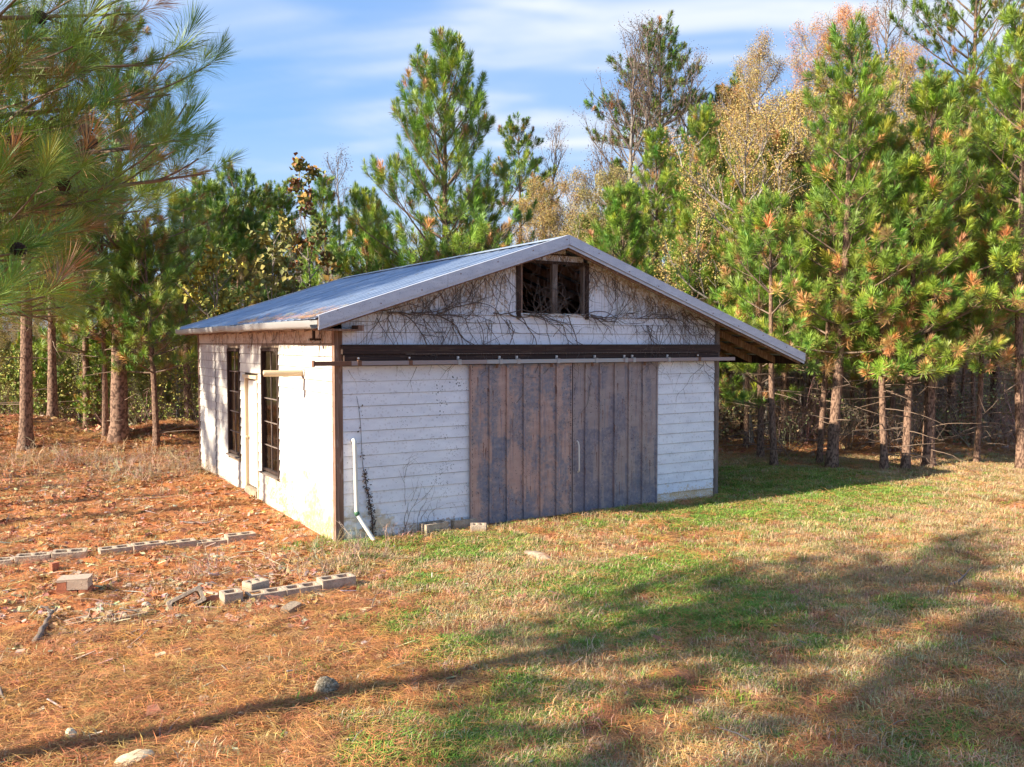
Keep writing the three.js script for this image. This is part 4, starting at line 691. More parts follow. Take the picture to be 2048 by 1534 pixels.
// small leafy saplings behind the left roof slope
for (const [u, d, vt, R, label, cols] of [
  [622, 27, 325, 0.75, 'slender sapling with large green and orange leaves against the sky', [[0.12, 0.17, 0.04], [0.42, 0.24, 0.05], [0.2, 0.2, 0.05], [0.3, 0.12, 0.05]]],
  [430, 25, 520, 1.1, 'yellow leaved sapling above the rear roof corner', [[0.5, 0.4, 0.06], [0.36, 0.32, 0.06], [0.2, 0.22, 0.05]]],
  [545, 27, 470, 1.0, 'dull yellow sapling behind the roof left slope', [[0.34, 0.28, 0.07], [0.2, 0.2, 0.06]]],
]) { const p = at(u, d); plant(hardwood('sapling', label, 'saplings behind the shed', { H: treeHeight(p, vt), R, base: 0.35, seed: ++seed, limbs: 15, leafGeo: LEAVES_BIG, cols, leaves: 0.42, r0: 0.035 }), p, seed); }
// pale hardwood trunks inside the right woods
for (const [u, v, vt, r0, label] of [
  [1723, 893, 120, 0.15, 'straight pale grey hardwood trunk behind the midway slender pine'],
  [1785, 862, 140, 0.26, 'leaning broad pale trunk deep in the woods'],
  [1602, 905, 200, 0.14, 'grey hardwood trunk behind the thin pine'],
  [1681, 893, 220, 0.075, 'thin white stem right of the tall spired pine'],
  [1532, 905, 240, 0.10, 'pale stem behind the thin leaning pine'],
  [1496, 915, 260, 0.09, 'pale bare stem closest to the right side of the shed'],
]) { const d = 21 + (935 - v) * 0.13, p = at(u, d); plant(hardwood('hardwood_tree', label, 'pale trunks in the right woods', { H: treeHeight(p, vt), R: 2.4, base: 0.35, seed: ++seed, limbs: 22, r0, cols: TAN, leaves: 0.5, lean: 0.05 }), p, seed); }

// the rest of the woods: unremarkable trees, copies of a few kinds
{
  const r = rng(911), kinds = [];
  const park = (g) => { scene.remove(g); kinds.push(g); };
  const mk = (f) => { const before = new Map(taken); const g = f(); taken.clear(); for (const [k, v] of before) taken.set(k, v); park(g); };
  mk(() => pine('woodland_pine', '', '', { H: 11, R: 2.3, base: 0.3, seed: 801, tuft: TUFT_FAR, tuftSize: 1.15, hue: 0.1, bright: 1.2 }));
  mk(() => pine('woodland_pine', '', '', { H: 12, R: 2.2, base: 0.45, seed: 802, tuft: TUFT_FAR, tuftSize: 1.15, hue: 0.1, bright: 1.15, shape: 'flat' }));
  mk(() => pine('woodland_pine', '', '', { H: 8, R: 2.2, base: 0.12, seed: 803, tuft: TUFT_FAR, tuftSize: 1.15, hue: 0.3, bright: 1.25 }));
  mk(() => hardwood('woodland_hardwood', '', '', { H: 12, R: 2.8, base: 0.2, seed: 804, cols: TAN, limbs: 26 }));
  mk(() => hardwood('woodland_hardwood', '', '', { H: 12, R: 2.6, base: 0.25, seed: 805, ...BARE, limbs: 24 }));
  mk(() => hardwood('woodland_hardwood', '', '', { H: 10, R: 2.6, base: 0.15, seed: 806, cols: [...OLIVE, ...TAN], limbs: 26 }));
  const look = ['tall green pine', 'high crowned pine', 'low bushy pine', 'tan leaved hardwood', 'bare twiggy hardwood', 'olive leaved hardwood'];
  const spot = (u, d, top, ks, row) => {
    const p = at(u, d), n = ks[Math.floor(r() * ks.length)], k = kinds[n], H = treeHeight(p, top + (r() - 0.5) * 70), where = u < 400 ? 'left of the shed' : u < 1150 ? 'behind the left roof slope' : u < 1600 ? 'behind the right roof slope' : 'right of the shed';
    const c = copyOf(k, `${look[n]} in the ${row} of the woods ${where}`, `${look[n]}s of the woods ${where}`); c.userData.category = 'tree'; delete c.userData.kind;
    plant(c, p, r() * 6.28, clamp(H / (n > 2 ? 12 : 10.5), 0.4, 1.9));
  };
  for (let u = -70; u < 2130; u += 62) {
    const right = smooth(1000, 1500, u), skyline = lerp(lerp(430, 410, clamp(u / 1000)), 210, right);
    spot(u + (r() - 0.5) * 40, 34 + r() * 6, skyline + 110, u > 1150 ? [0, 1, 3, 4, 5, 2] : [0, 2, 3, 4, 5, 5], 'foremost row');
    spot(u + (r() - 0.5) * 40, 44 + r() * 8, skyline + 50, [0, 1, 3, 4, 4, 5], 'middle row');
    if (Math.round((u + 70) / 62) % 2) spot(u + (r() - 0.5) * 40, 58 + r() * 12, skyline + 60, [0, 1, 3, 4, 5], 'farthest row');
    if (u < 560) spot(u + (r() - 0.5) * 40, 27 + r() * 4, skyline + 250, [0, 2, 2, 5], 'front fringe');
    if (u < 420) spot(u + (r() - 0.5) * 40, 28 + r() * 4, 570, [2, 5, 5], 'low fringe');
  }
}
// trees left of the camera's view whose shadows fall across the yard, wall and roof; the nearest reaches into the picture
const NEAR = V(-5.9, 0, 4.85), px = (u, v, d) => EYE.clone().addScaledVector(ray(u, v), d).sub(NEAR);
const nearPine = pine('pine_tree', 'near pine whose long needled boughs and cones hang into the top left', 'pines beside the yard', { H: 11, R: 2.5, base: 0.30, seed: 951, tuft: TUFT_NEAR, tuftSize: 1.05, whorl: 0.5, shape: 0.6, twigs: 0.8, upTurn: 0.4, bright: 1.25, hue: -0.05, brown: 0.07, thick: 0.55, r0: 0.105, lean: 0.004, dead: 8, fill: 0.6,
  boughs: [[3.4, px(400, 320, 6.2)], [4.3, px(300, 120, 6)], [4.6, px(265, 5, 5.6)], [3.7, px(375, 250, 6.4)], [3.5, px(250, 370, 6)], [3.2, px(180, 440, 5.6)], [4.0, px(175, 230, 5.8)], [2.9, px(90, 545, 5.2)], [2.7, px(30, 590, 4.7)], [4.3, px(120, 130, 5.6)], [3.3, px(310, 395, 6.6)], [3.5, px(60, 330, 5.2)], [3.9, px(345, 175, 6.6)], [3.0, px(10, 480, 4.8)], [4.5, px(200, 50, 5.8)], [3.1, px(60, 420, 5.4)], [3.6, px(110, 250, 5.6)], [2.8, px(130, 600, 5.8)]] });
plant(nearPine, NEAR, 0); nearPine.position.y = 0;
{ // cones on the near boughs
  const cone = new MB(), r = rng(77);
  for (let i = 0; i < 64; i++) { const t = i / 64, a = i * 2.4, rad = 0.034 * Math.sin(Math.PI * (0.12 + 0.83 * t)), y = (t - 0.5) * 0.09, d = V(Math.cos(a), 0.25, Math.sin(a)), s = V(-Math.sin(a), 0, Math.cos(a)), c = V(Math.cos(a) * rad * 0.35, y, Math.sin(a) * rad * 0.35), e = c.clone().addScaledVector(d, rad), w = 0.011; cone.quad(c.clone().addScaledVector(s, -w * 0.5), e.clone().addScaledVector(s, -w), e.clone().addScaledVector(s, w).add(V(0, 0.006, 0)), c.clone().addScaledVector(s, w * 0.5)); }
  cone.tube([V(0, -0.045, 0), V(0, 0, 0), V(0, 0.045, 0)], [0.008, 0.018, 0.006], 6);
  const cg = cone.geo(), cm = Std({ color: lin(0.07, 0.042, 0.03), side: THREE.DoubleSide });
  for (const [u, v, d] of [[172, 262, 5.4], [182, 285, 5.4], [165, 290, 5.45], [22, 132, 5.2], [82, 36, 5.4], [127, 370, 5.3], [36, 500, 4.9], [30, 285, 5.1], [40, 345, 5.2]]) { const m = mesh('pine_cone', cg, cm, nearPine); m.position.copy(px(u, v, d)); m.rotation.set(r() * 2, r() * 6, r() * 2 - 1); m.scale.setScalar(0.95); }
}
for (const [x, z, H, R, base, s, w] of [[-9.6, 7.2, 11, 2.2, 0.4, 962, 'behind the near pine'], [-8.4, -5.9, 14, 2.2, 0.45, 964, 'beside the tall side windows'], [-10.6, -7.9, 14.5, 2.4, 0.45, 965, 'farther out beside the rear of the shed'], [-7.6, -9.4, 13, 2.3, 0.45, 967, 'level with the rear corner of the shed'], [-10.5, -4.3, 14, 2.0, 0.62, 969, 'level with the side door'], [-11.2, 8.6, 12, 2.5, 0.38, 971, 'closest to the bottom edge']])
  plant(pine('pine_tree', `pine beyond the left edge of the picture, ${w}`, 'shading pines beside the yard', { H, R, base, seed: s, tuft: TUFT_FAR, tuftSize: 1.1, fill: 0.8 }), V(x, 0, z), s);
M.soil = Std({ color: lin(0.42, 0.19, 0.085), bumpMap: texGrain, bumpScale: 0.02 });
// ───────────────────────── things lying about the yard ─────────────────────────
function blockGeo(L, W, H, cores = 2) {
  const sh = new THREE.Shape(), c = 0.008; sh.moveTo(c, 0); sh.lineTo(L - c, 0); sh.lineTo(L, c); sh.lineTo(L, W - c); sh.lineTo(L - c, W); sh.lineTo(c, W); sh.lineTo(0, W - c); sh.lineTo(0, c);
  const wall = 0.032, w = (L - wall * (cores + 1)) / cores;
  for (let k = 0; k < cores; k++) { const x = wall + k * (w + wall), h = new THREE.Path(), q = 0.02; h.moveTo(x + q, wall); h.lineTo(x, wall + q); h.lineTo(x, W - wall - q); h.lineTo(x + q, W - wall); h.lineTo(x + w - q, W - wall); h.lineTo(x + w, W - wall - q); h.lineTo(x + w, wall + q); h.lineTo(x + w - q, wall); sh.holes.push(h); }
  return new THREE.ExtrudeGeometry(sh, { depth: H, bevelEnabled: true, bevelSize: 0.003, bevelThickness: 0.003, bevelSegments: 1 }).translate(-L / 2, -W / 2, -H / 2).rotateX(-Math.PI / 2);
}
const BLOCK = blockGeo(0.398, 0.19, 0.19, 2), HALF = blockGeo(0.23, 0.19, 0.16, 2);
function blockAt(x, z, sunk, turn, label, group, tilt = 0, geo = BLOCK, roll = 0) { const m = top('concrete_block', geo, M.block, label, 'concrete block', group); m.position.set(x, height(x, z) + 0.095 - sunk, z); m.rotation.set(tilt, turn, roll); if (!tilt) { const w = geo.boundingBox ?? (geo.computeBoundingBox(), geo.boundingBox); mesh('soil_fill', box(w.min.x + 0.03, w.max.x - 0.03, -0.08, 0.045, -0.066, 0.066), M.soil, m); } return m; }
const REAR = 'concrete blocks of the rear course', NEARC = 'concrete blocks of the near course';
['first', 'second', 'third', 'fourth', 'last'].forEach((w, i) => { const t = (4 - i + 0.5) / 5; blockAt(-1.12 - i * 0.403, lerp(-0.93, -0.87, 1 - (i + 0.5) / 5), 0.11 + 0.006 * Math.sin(i * 2), 0.03 + 0.01 * Math.sin(i * 5), `${w} hollow concrete block from the shed end of the rear course`, REAR); });
['nearest the gap', 'next but one from the gap', 'at the left edge of the picture'].forEach((w, i) => blockAt(-3.27 - i * 0.41, -0.99 - i * 0.075, 0.10 + i * 0.008, -0.18, `concrete block in the left rear course, ${w}`, REAR, i === 0 ? 0.06 : 0));
['first', 'second', 'third'].forEach((w, i) => blockAt(-0.78 - i * 0.402, 2.13 - i * 0.004, 0.078 + i * 0.003, 0.02 - i * 0.012, `${w} concrete block from the shed end of the near course`, NEARC));
blockAt(-1.95, 2.12, 0.07, 0.05, 'short concrete block closing the left end of the near course', NEARC, 0, blockGeo(0.2, 0.19, 0.19, 1));
{ const p = G(512, 1186); blockAt(p.x, p.z, 0.03, 0.3, 'small loose two hole block standing behind the near course', 'loose blocks', 0, HALF, 0.03); }
{ const p = G(372, 1213); blockAt(p.x, p.z, 0.07, 0.35, 'broken concrete block tipped on its side left of the near course', 'loose blocks', 1.15, blockGeo(0.36, 0.17, 0.16, 1), 0.1); }
[[250, 1232], [175, 1240]].forEach(([u, v], i) => { const p = G(u, v); blockAt(p.x, p.z, 0.165, 0.22 + i * 0.1, ['buried concrete block showing only its rim beside the broken block', 'buried concrete block showing only its rim, by the dark root'][i], 'loose blocks'); });
[[868, 1066, 0.03, 0.16, 'long low concrete block against the wall left of the doors', BLOCK], [925, 1056, 0.045, 0.05, 'concrete block lying against the bottom corner of the sliding door', BLOCK], [957, 1066, 0.05, -0.5, 'concrete block turned askew in front of the door corner', HALF]].forEach(([u, v, s, a, l, g]) => { const p = G(u, v); blockAt(p.x, p.z, s, a, l, 'blocks by the doors', 0, g); });

const roughStone = (seed, rx, ry, rz, amp = 0.25, detail = 3) => { const g = new THREE.IcosahedronGeometry(1, detail), p = g.attributes.position; for (let i = 0; i < p.count; i++) { const x = p.getX(i), y = p.getY(i), z = p.getZ(i), k = 1 + (fbm(x * 1.7 + seed, y * 1.7 + z * 1.3, 4, seed) - 0.5) * 2 * amp; p.setXYZ(i, x * k * rx, y * k * ry, z * k * rz); } const u = g.attributes.uv; for (let i = 0; i < p.count; i++) u.setXY(i, p.getX(i) * 2 + p.getZ(i), p.getY(i) * 2 + p.getZ(i)); g.computeVertexNormals(); return g; };
{ // lump of brickwork with mortar on it
  const g = thing('brick_lump', 'lump of old brickwork, pale mortar top and red brick ends', 'brickwork'), p = G(150, 1188);
  g.position.set(p.x, height(p.x, p.z), p.z); g.rotation.set(0.03, -0.35, 0.02);
  const rb = (x0, x1, y0, y1, z0, z1, s) => { const b = new THREE.BoxGeometry(x1 - x0, y1 - y0, z1 - z0, 4, 3, 4), q = b.attributes.position; for (let i = 0; i < q.count; i++) { const x = q.getX(i), y = q.getY(i), z = q.getZ(i); q.setXYZ(i, x + (fbm(x * 20 + s, y * 20 + z * 9, 2, s) - 0.5) * 0.014, y + (fbm(y * 20 + s, z * 20 + x * 9, 2, s + 1) - 0.5) * 0.012, z + (fbm(z * 20, x * 20 + s, 2, s + 2) - 0.5) * 0.014); } b.translate((x0 + x1) / 2, (y0 + y1) / 2, (z0 + z1) / 2); b.computeVertexNormals(); return b; };
  mesh('brick', rb(-0.16, 0.05, 0, 0.06, -0.1, 0.1, 1), M.brick, g); mesh('brick', rb(-0.16, -0.06, 0.068, 0.16, -0.1, 0.1, 2), M.brick, g); mesh('brick', rb(0.06, 0.17, 0, 0.075, -0.09, 0.1, 3), M.brick, g);
  mesh('mortar', merge([rb(-0.155, 0.165, 0.163, 0.19, -0.1, 0.1, 4), rb(-0.052, 0.16, 0.07, 0.165, -0.095, 0.105, 5)]), M.mortar, g);
}
{ const p = G(106, 1140), m = top('cored_brick', new THREE.ExtrudeGeometry((() => { const s = new THREE.Shape([[-0.045, 0], [0.045, 0], [0.045, 0.095], [-0.045, 0.095]].map((a) => new THREE.Vector2(...a))); const h = new THREE.Path(); h.absarc(0.008, 0.05, 0.017, 0, 6.28, true); s.holes.push(h); return s; })(), { depth: 0.06, bevelEnabled: true, bevelSize: 0.003, bevelThickness: 0.003, bevelSegments: 1 }), M.brick, 'small red cored brick standing on end in front of the rear course', 'brick'); m.position.set(p.x, height(p.x, p.z) - 0.005, p.z); m.rotation.y = 0.5; }
{ const p = G(582, 1224), g = new THREE.BoxGeometry(0.21, 0.07, 0.12, 6, 3, 5), q = g.attributes.position; for (let i = 0; i < q.count; i++) { const x = q.getX(i), y = q.getY(i), z = q.getZ(i), k = Math.hypot(x / 0.105, z / 0.06) > 1.25 ? 0.93 : 1; q.setXYZ(i, x * k + (fbm(x * 30, z * 30, 2, 4) - 0.5) * 0.008, y * k + (fbm(z * 30, x * 30, 2, 5) - 0.5) * 0.01, z * k); } g.computeVertexNormals(); const m = top('paver_stone', g, M.concrete, 'single pale paver stone lying in front of the near course', 'paver'); m.position.set(p.x, height(p.x, p.z) + 0.035, p.z); m.rotation.set(0.1, 0.6, 0.05); }
const stone = (u, v, s, rx, ry, rz, mat, label, cat, name = 'rock', lift = 0.4, amp = 0.25) => { const p = G(u, v), m = top(name, roughStone(s, rx, ry, rz, amp), mat, label, cat); m.position.set(p.x, height(p.x, p.z) + ry * lift, p.z); m.rotation.y = s; return m; };
const lichen = Std({ map: rep(dataTex(256, 256, (u, v) => { const n = fbm(u * 8, v * 8, 5, 201, 8, 8); return mix3(mix3(S(120, 104, 84), S(170, 160, 138), clamp(n * 2 - 0.6)), S(92, 84, 66), smooth(0.5, 0.6, fbm(u * 16, v * 16, 3, 205, 16, 16))); }), 3, 3), bumpMap: texGrain, bumpScale: 0.01 });
stone(652, 1388, 3, 0.10, 0.09, 0.09, lichen, 'mossy grey rock in the pine straw at the bottom of the yard', 'rock');
stone(292, 1215, 5, 0.055, 0.04, 0.045, M.mortar, 'pale broken stone beside the tipped concrete block', 'rock');
stone(398, 1103, 6, 0.05, 0.045, 0.04, M.brick, 'reddish lump leaning on the rear block course', 'rock', 'clay_lump', 0.7);
stone(1075, 1118, 8, 0.26, 0.06, 0.10, M.concrete, 'weathered concrete slab piece half sunk in the grass before the doors', 'concrete', 'concrete_piece', 0.45, 0.18);
stone(600, 1182, 9, 0.09, 0.05, 0.06, M.mortar, 'crumbled mortar lump lying behind the near course', 'mortar', 'mortar_lump', 0.5, 0.35);
stone(545, 1146, 10, 0.09, 0.03, 0.05, M.brick, 'flat brick fragment in the heaped litter behind the near course', 'brick', 'brick_fragment', 0.6, 0.3);
stone(430, 1205, 12, 0.13, 0.045, 0.06, M.brick, 'red brick rubble at the left end of the near course', 'brick', 'brick_fragment', 0.6, 0.35);
stone(640, 1190, 14, 0.14, 0.02, 0.05, M.tan, 'tan stone flake lying along the near course', 'rock', 'stone_flake', 0.6, 0.3);
stone(142, 1484, 15, 0.045, 0.05, 0.04, M.tan, 'small tan stone at the bottom left of the yard', 'rock', 'rock', 0.6, 0.3);
stone(268, 1528, 16, 0.14, 0.05, 0.09, M.tan, 'flat brown rock cut by the bottom edge', 'rock', 'rock', 0.5, 0.25);
{ const p = G(300, 1432), m = top('tile_fragment', prism([[-0.08, -0.05], [0.07, -0.04], [0.085, 0.045], [0.02, 0.06]], 0, 0.016).rotateX(-1.25), Std({ color: lin(0.46, 0.19, 0.10), bumpMap: texGrain, bumpScale: 0.004 }), 'broken terracotta tile lying in the tree shadow at lower left', 'tile'); m.position.set(p.x, height(p.x, p.z) + 0.03, p.z); m.rotation.y = 0.5; }
{ const p = G(322, 1318), m = top('wood_offcut', merge([box(-0.04, 0.04, 0, 0.06, -0.03, 0.03), box(0.03, 0.26, 0.012, 0.04, -0.012, 0.018)]), M.tan, 'pale wooden offcut lying in the pine straw', 'wood'); m.position.set(p.x, height(p.x, p.z) - 0.005, p.z); m.rotation.set(0.05, 0.15, 0.03); }
{ const p = G(232, 1338), m = top('wood_offcut', box(-0.12, 0.12, 0, 0.02, -0.02, 0.02), M.tan, 'flat pale slat lying left of the pale wooden offcut', 'wood'); m.position.set(p.x, height(p.x, p.z) + 0.008, p.z); m.rotation.set(0, 0.35, 0.02); }
// sticks: pixel-named path on the ground -> bent tube
function stick(path, rad, label, seed, side = 0, mat = M.twig) {
  const r = rng(seed), b = new MB(), key = path.map(([u, v, h]) => { const p = G(u, v); return V(p.x, height(p.x, p.z) + (h ?? 0) + rad * 0.9, p.z); }), c = new THREE.CatmullRomCurve3(key), n = 10, pts = c.getPoints(n).map((p) => p.add(V((r() - 0.5) * 0.03, r() * 0.012, (r() - 0.5) * 0.03)));
  b.tube(pts, pts.map((_, i) => rad * (1 - 0.7 * i / n)), 6);
  for (let k = 0; k < side; k++) { const i = 3 + Math.floor(r() * 6), e = pts[i].clone().add(V((r() - 0.5) * 0.4, 0.03 + r() * 0.08, (r() - 0.5) * 0.4)); b.tube([pts[i], pts[i].clone().lerp(e, 0.5).add(V(0, 0.02, 0)), e], [rad * 0.5, rad * 0.35, rad * 0.15], 5); }
  return top('fallen_branch', b.geo(), mat, label, 'branch', 'fallen branches on the ground');
}
stick([[705, 1248], [745, 1225], [785, 1192]], 0.016, 'dark forked branch lying in litter below the near course', 1, 2);
stick([[1455, 1440], [1500, 1480], [1545, 1530]], 0.017, 'grey forked branch at the bottom, right of centre', 2, 2, M.paleTwig);
stick([[690, 1490], [780, 1440], [880, 1370]], 0.008, 'long thin branch crossing the straw at the bottom', 3, 1);
stick([[640, 1530], [740, 1480], [870, 1435]], 0.010, 'thin curved branch along the bottom edge', 4, 1, M.paleTwig);
stick([[70, 1290], [95, 1255], [112, 1235, 0.06]], 0.035, 'stubby dark root sticking up beside the buried blocks', 5, 1);
stick([[0, 1390, 0.05], [22, 1415], [45, 1440]], 0.012, 'short dark stick at the left edge of the straw', 6, 0);
stick([[1690, 1480], [1740, 1470], [1800, 1455]], 0.009, 'thin pale twig in dry grass at lower right', 7, 2, M.paleTwig);
stick([[120, 1275], [170, 1262], [225, 1236]], 0.014, 'reddish branch beside the dark root', 8, 1);
stick([[250, 1003], [310, 996], [380, 990]], 0.02, 'grey pole lying in the cleared clay by the side wall', 9, 0, M.paleTwig);
stick([[360, 1048], [410, 1046], [440, 1038]], 0.02, 'pale broken limb on the clay behind the rear course', 10, 1, M.paleTwig);
stick([[1020, 1180], [1080, 1152], [1140, 1140]], 0.007, 'thin brown twig in the grass before the doors', 11, 1);
stick([[1900, 1180, 0.01], [1920, 1168, 0.04], [1945, 1150, 0.07]], 0.02, 'curled bark strip standing in the right lawn', 12, 1);

// big fallen leaves that can be told apart
const bigLeaf = (seed) => { const r = rng(seed), b = new MB(), c = b.vert(0, 0.01, 0), n = 11, ring = []; for (let i = 0; i < n; i++) { const a = i / n * 6.28, k = (i % 2 ? 0.55 : 1) * (0.08 + 0.03 * r()); ring.push(b.vert(Math.cos(a) * k, 0.015 + 0.045 * r() * (i % 2 ? 0.6 : 1), Math.sin(a) * k)); } for (let i = 0; i < n; i++) b.tri(c, ring[(i + 1) % n], ring[i]); return b.geo(); };
[[1590, 1200, 'large curled red brown leaf in the middle of the right lawn'], [1318, 1293, 'pair of brown leaves, upper one, in the shaded green grass'], [1332, 1306, 'pair of brown leaves, lower one, in the shaded green grass'], [1042, 1200, 'upright brown leaf in the grass below the sunk concrete piece']].forEach(([u, v, l], i) => { const p = G(u, v), m = top('fallen_leaf', bigLeaf(60 + i), Std({ color: lin(0.26, 0.11, 0.06), side: THREE.DoubleSide }), l, 'leaf', 'large fallen leaves on the lawn'); m.position.set(p.x, height(p.x, p.z) + 0.04, p.z); m.rotation.set(0.3, i * 2, 0.2); m.scale.setScalar(0.72); });
// ───────────────────────── grass, straw, litter, undergrowth ─────────────────────────
function bladeTuft(seed, n, h, w, spread, lean) {
  const r = rng(seed), b = new MB();
  for (let i = 0; i < n; i++) { const a = r() * 6.28, rr = spread * Math.sqrt(r()), x = Math.cos(a) * rr, z = Math.sin(a) * rr, H = h * (0.5 + 0.7 * r()), da = r() * 6.28, L = lean * (0.3 + r()), dx = Math.cos(da), dz = Math.sin(da), sx = -dz * w / 2, sz = dx * w / 2; const p0 = b.vert(x - sx, -0.01, z - sz), p1 = b.vert(x + sx, -0.01, z + sz), m0 = b.vert(x + dx * L * H * 0.35 - sx * 0.8, H * 0.6, z + dz * L * H * 0.35 - sz * 0.8), m1 = b.vert(x + dx * L * H * 0.35 + sx * 0.8, H * 0.6, z + dz * L * H * 0.35 + sz * 0.8), t = b.vert(x + dx * L * H, H * (1 - 0.25 * L), z + dz * L * H); b.tri(p0, p1, m1); b.tri(p0, m1, m0); b.tri(m0, m1, t); }
  return b.geo();
}
function strawClump(seed, n, len, w, rad) {
  const r = rng(seed), b = new MB();
  for (let i = 0; i < n; i++) { const a = r() * 6.28, c = V((r() - 0.5) * 2 * rad, 0.004 + r() * 0.032, (r() - 0.5) * 2 * rad), L = len * (0.5 + 0.6 * r()), d = V(Math.cos(a), (r() - 0.5) * 0.3, Math.sin(a)), s = V(-Math.sin(a) * w / 2, (r() - 0.5) * w * 0.5, Math.cos(a) * w / 2), m = c.clone().add(V((r() - 0.5) * 0.02, 0.006, (r() - 0.5) * 0.02)), p = c.clone().addScaledVector(d, -L / 2), q = c.clone().addScaledVector(d, L / 2); const A = b.vert(p.x, p.y, p.z), B = b.vert(m.x + s.x, m.y + s.y, m.z + s.z), C = b.vert(m.x - s.x, m.y - s.y, m.z - s.z), D = b.vert(q.x, q.y, q.z); b.tri(A, B, C); b.tri(B, D, C); }
  return b.geo();
}
function curledLeaf(seed) { const r = rng(seed), b = new MB(), w = 0.028, L = 0.065, k = 0.012 + r() * 0.014; const rows = [[-0.5, 0.15, 0.5], [-0.15, 0.9, 0.1], [0.2, 1, 0], [0.5, 0.1, 0.6]].map(([t, ww, up]) => [b.vert(-w * ww, k * (0.4 + up), t * L), b.vert(0, k * up * 0.6 + 0.002, t * L), b.vert(w * ww, k * (0.3 + up + r()), t * L)]); for (let i = 0; i < 3; i++) for (let j = 0; j < 2; j++) { b.tri(rows[i][j], rows[i + 1][j], rows[i + 1][j + 1]); b.tri(rows[i][j], rows[i + 1][j + 1], rows[i][j + 1]); } return b.geo(); }
function twigBush(seed, stems, H, spread, rad) {
  const r = rng(seed), b = new MB();
  const grow = (p, d, L, rd, lvl) => { const pts = [p]; let q = p, dir = d; for (let i = 0; i < 3; i++) { dir = dir.clone().add(V((r() - 0.5) * 0.5, (r() - 0.45) * 0.3, (r() - 0.5) * 0.5)).normalize(); q = q.clone().addScaledVector(dir, L / 3); pts.push(q); if (lvl < 2 && r() < 0.85) grow(q, dir.clone().add(V(r() - 0.5, r() * 0.6 - 0.1, r() - 0.5)).normalize(), L * 0.55, rd * 0.6, lvl + 1); } b.tube(pts, [rd, rd * 0.8, rd * 0.6, rd * 0.3], 3, false); };
  for (let i = 0; i < stems; i++) { const a = r() * 6.28; grow(V(Math.cos(a) * spread * 0.25 * r(), -0.05, Math.sin(a) * spread * 0.25 * r()), V(Math.cos(a) * spread * r(), 1, Math.sin(a) * spread * r()).normalize(), H * (0.6 + 0.5 * r()), rad, 0); }
  return b.geo();
}
function scatter(name, label, geos, mat, count, sd, pick, near = 4.6, far = 24) {   // pick(x, z, r, depth) -> null or { s, c, tilt, y }
  const r = rng(sd), lists = geos.map(() => []), e = new THREE.Euler();
  for (let i = 0, tries = 0; i < count && tries < count * 14; tries++) {
    const d = lerp(near, far, r()), s = (r() - 0.5) * 2 * (0.64 * d + 1.2), x = EYE.x + FORE.x * d + RIGHT.x * s, z = EYE.z + FORE.z * d + RIGHT.z * s;
    if (x > -0.04 && x < 7.22 && z < 0.09 && z > -9.1) continue;
    const k = pick(x, z, r, d); if (!k) continue; i++;
    const q = new THREE.Quaternion().setFromEuler(e.set((r() - 0.5) * (k.tilt ?? 0.3), r() * 6.28, (r() - 0.5) * (k.tilt ?? 0.3)));
    lists[Math.floor(r() * geos.length)].push([V(x, height(x, z) + (k.y ?? 0), z), q, k.s, k.c]);
  }
  lists.forEach((l, i) => { if (!l.length) return; const m = instanced(numbered(name), geos[i], mat, l); tag(m, label, name.replace(/_/g, ' ').split(' ').slice(-1)[0], null, 'stuff'); scene.add(m); });
}
const tint = (a, b, r, k = 0.3) => mix3(a, b, r()).map((x) => x * (1 - k / 2 + k * r()));
const grow = (d) => 1 + Math.max(0, d - 9) * 0.035;
scatter('pine_straw', 'fallen brown pine needles strewn over the yard', [1, 2, 3].map((s) => strawClump(600 + s, 26, 0.18, 0.003, 0.1)), M.litter, 30000, 21, (x, z, r, d) => { const c = cover(x, z); if (r() > 0.05 + c.straw * 0.9 * smooth(0.25, 0.55, c.n2 + 0.1) + (1 - c.lawn) * 0.2 * c.n + c.woods * 0.5 + c.lawn * 0.28) return null; return { s: (0.8 + 0.6 * r()) * grow(d), c: tint([0.26, 0.105, 0.04], [0.70, 0.34, 0.11], r, 0.5), tilt: 0.5 }; });
scatter('dry_grass', 'short dry tan grass of the lawn', [1, 2, 3, 4].map((s) => bladeTuft(620 + s, 20, 0.062, 0.0042, 0.075, 1.1)), M.blade, 36000, 22, (x, z, r, d) => { const c = cover(x, z); if (r() > c.lawn * (0.95 - c.bare * 0.75) * (1.05 - c.green * 0.8) * smooth(0.40, 0.62, c.n2 * 0.6 + c.n * 0.4 + 0.04) + 0.02) return null; return { s: (0.7 + 0.7 * r()) * grow(d) * (r() < 0.05 ? 1.35 : 1), c: r() < 0.1 ? tint([0.26, 0.28, 0.08], [0.36, 0.36, 0.13], r) : tint([0.44, 0.29, 0.14], [0.62, 0.46, 0.25], r, 0.5) }; });
scatter('green_grass', 'green grass and clover patches of the lawn', [1, 2, 3].map((s) => bladeTuft(630 + s, 22, 0.055, 0.0075, 0.07, 1.2)), M.blade, 40000, 23, (x, z, r, d) => { const c = cover(x, z); if (r() > c.green * 1.15 + c.lawn * 0.02) return null; return { s: (0.65 + 0.6 * r()) * grow(d), c: tint([0.10, 0.22, 0.022], [0.25, 0.36, 0.04], r, 0.4) }; });
scatter('fallen_leaves', 'small curled brown leaves scattered on the ground', [1, 2, 3].map((s) => curledLeaf(640 + s)), M.litter, 13000, 24, (x, z, r, d) => { const c = cover(x, z); if (r() > (1 - c.lawn) * 0.75 * smooth(0.3, 0.6, c.n2) + c.woods * 0.8 + 0.05 + c.bare * 0.25) return null; return { s: (0.6 + 0.8 * r()) * grow(d), c: tint([0.24, 0.105, 0.05], [0.58, 0.36, 0.18], r, 0.5), tilt: 1.4, y: 0.006 }; });
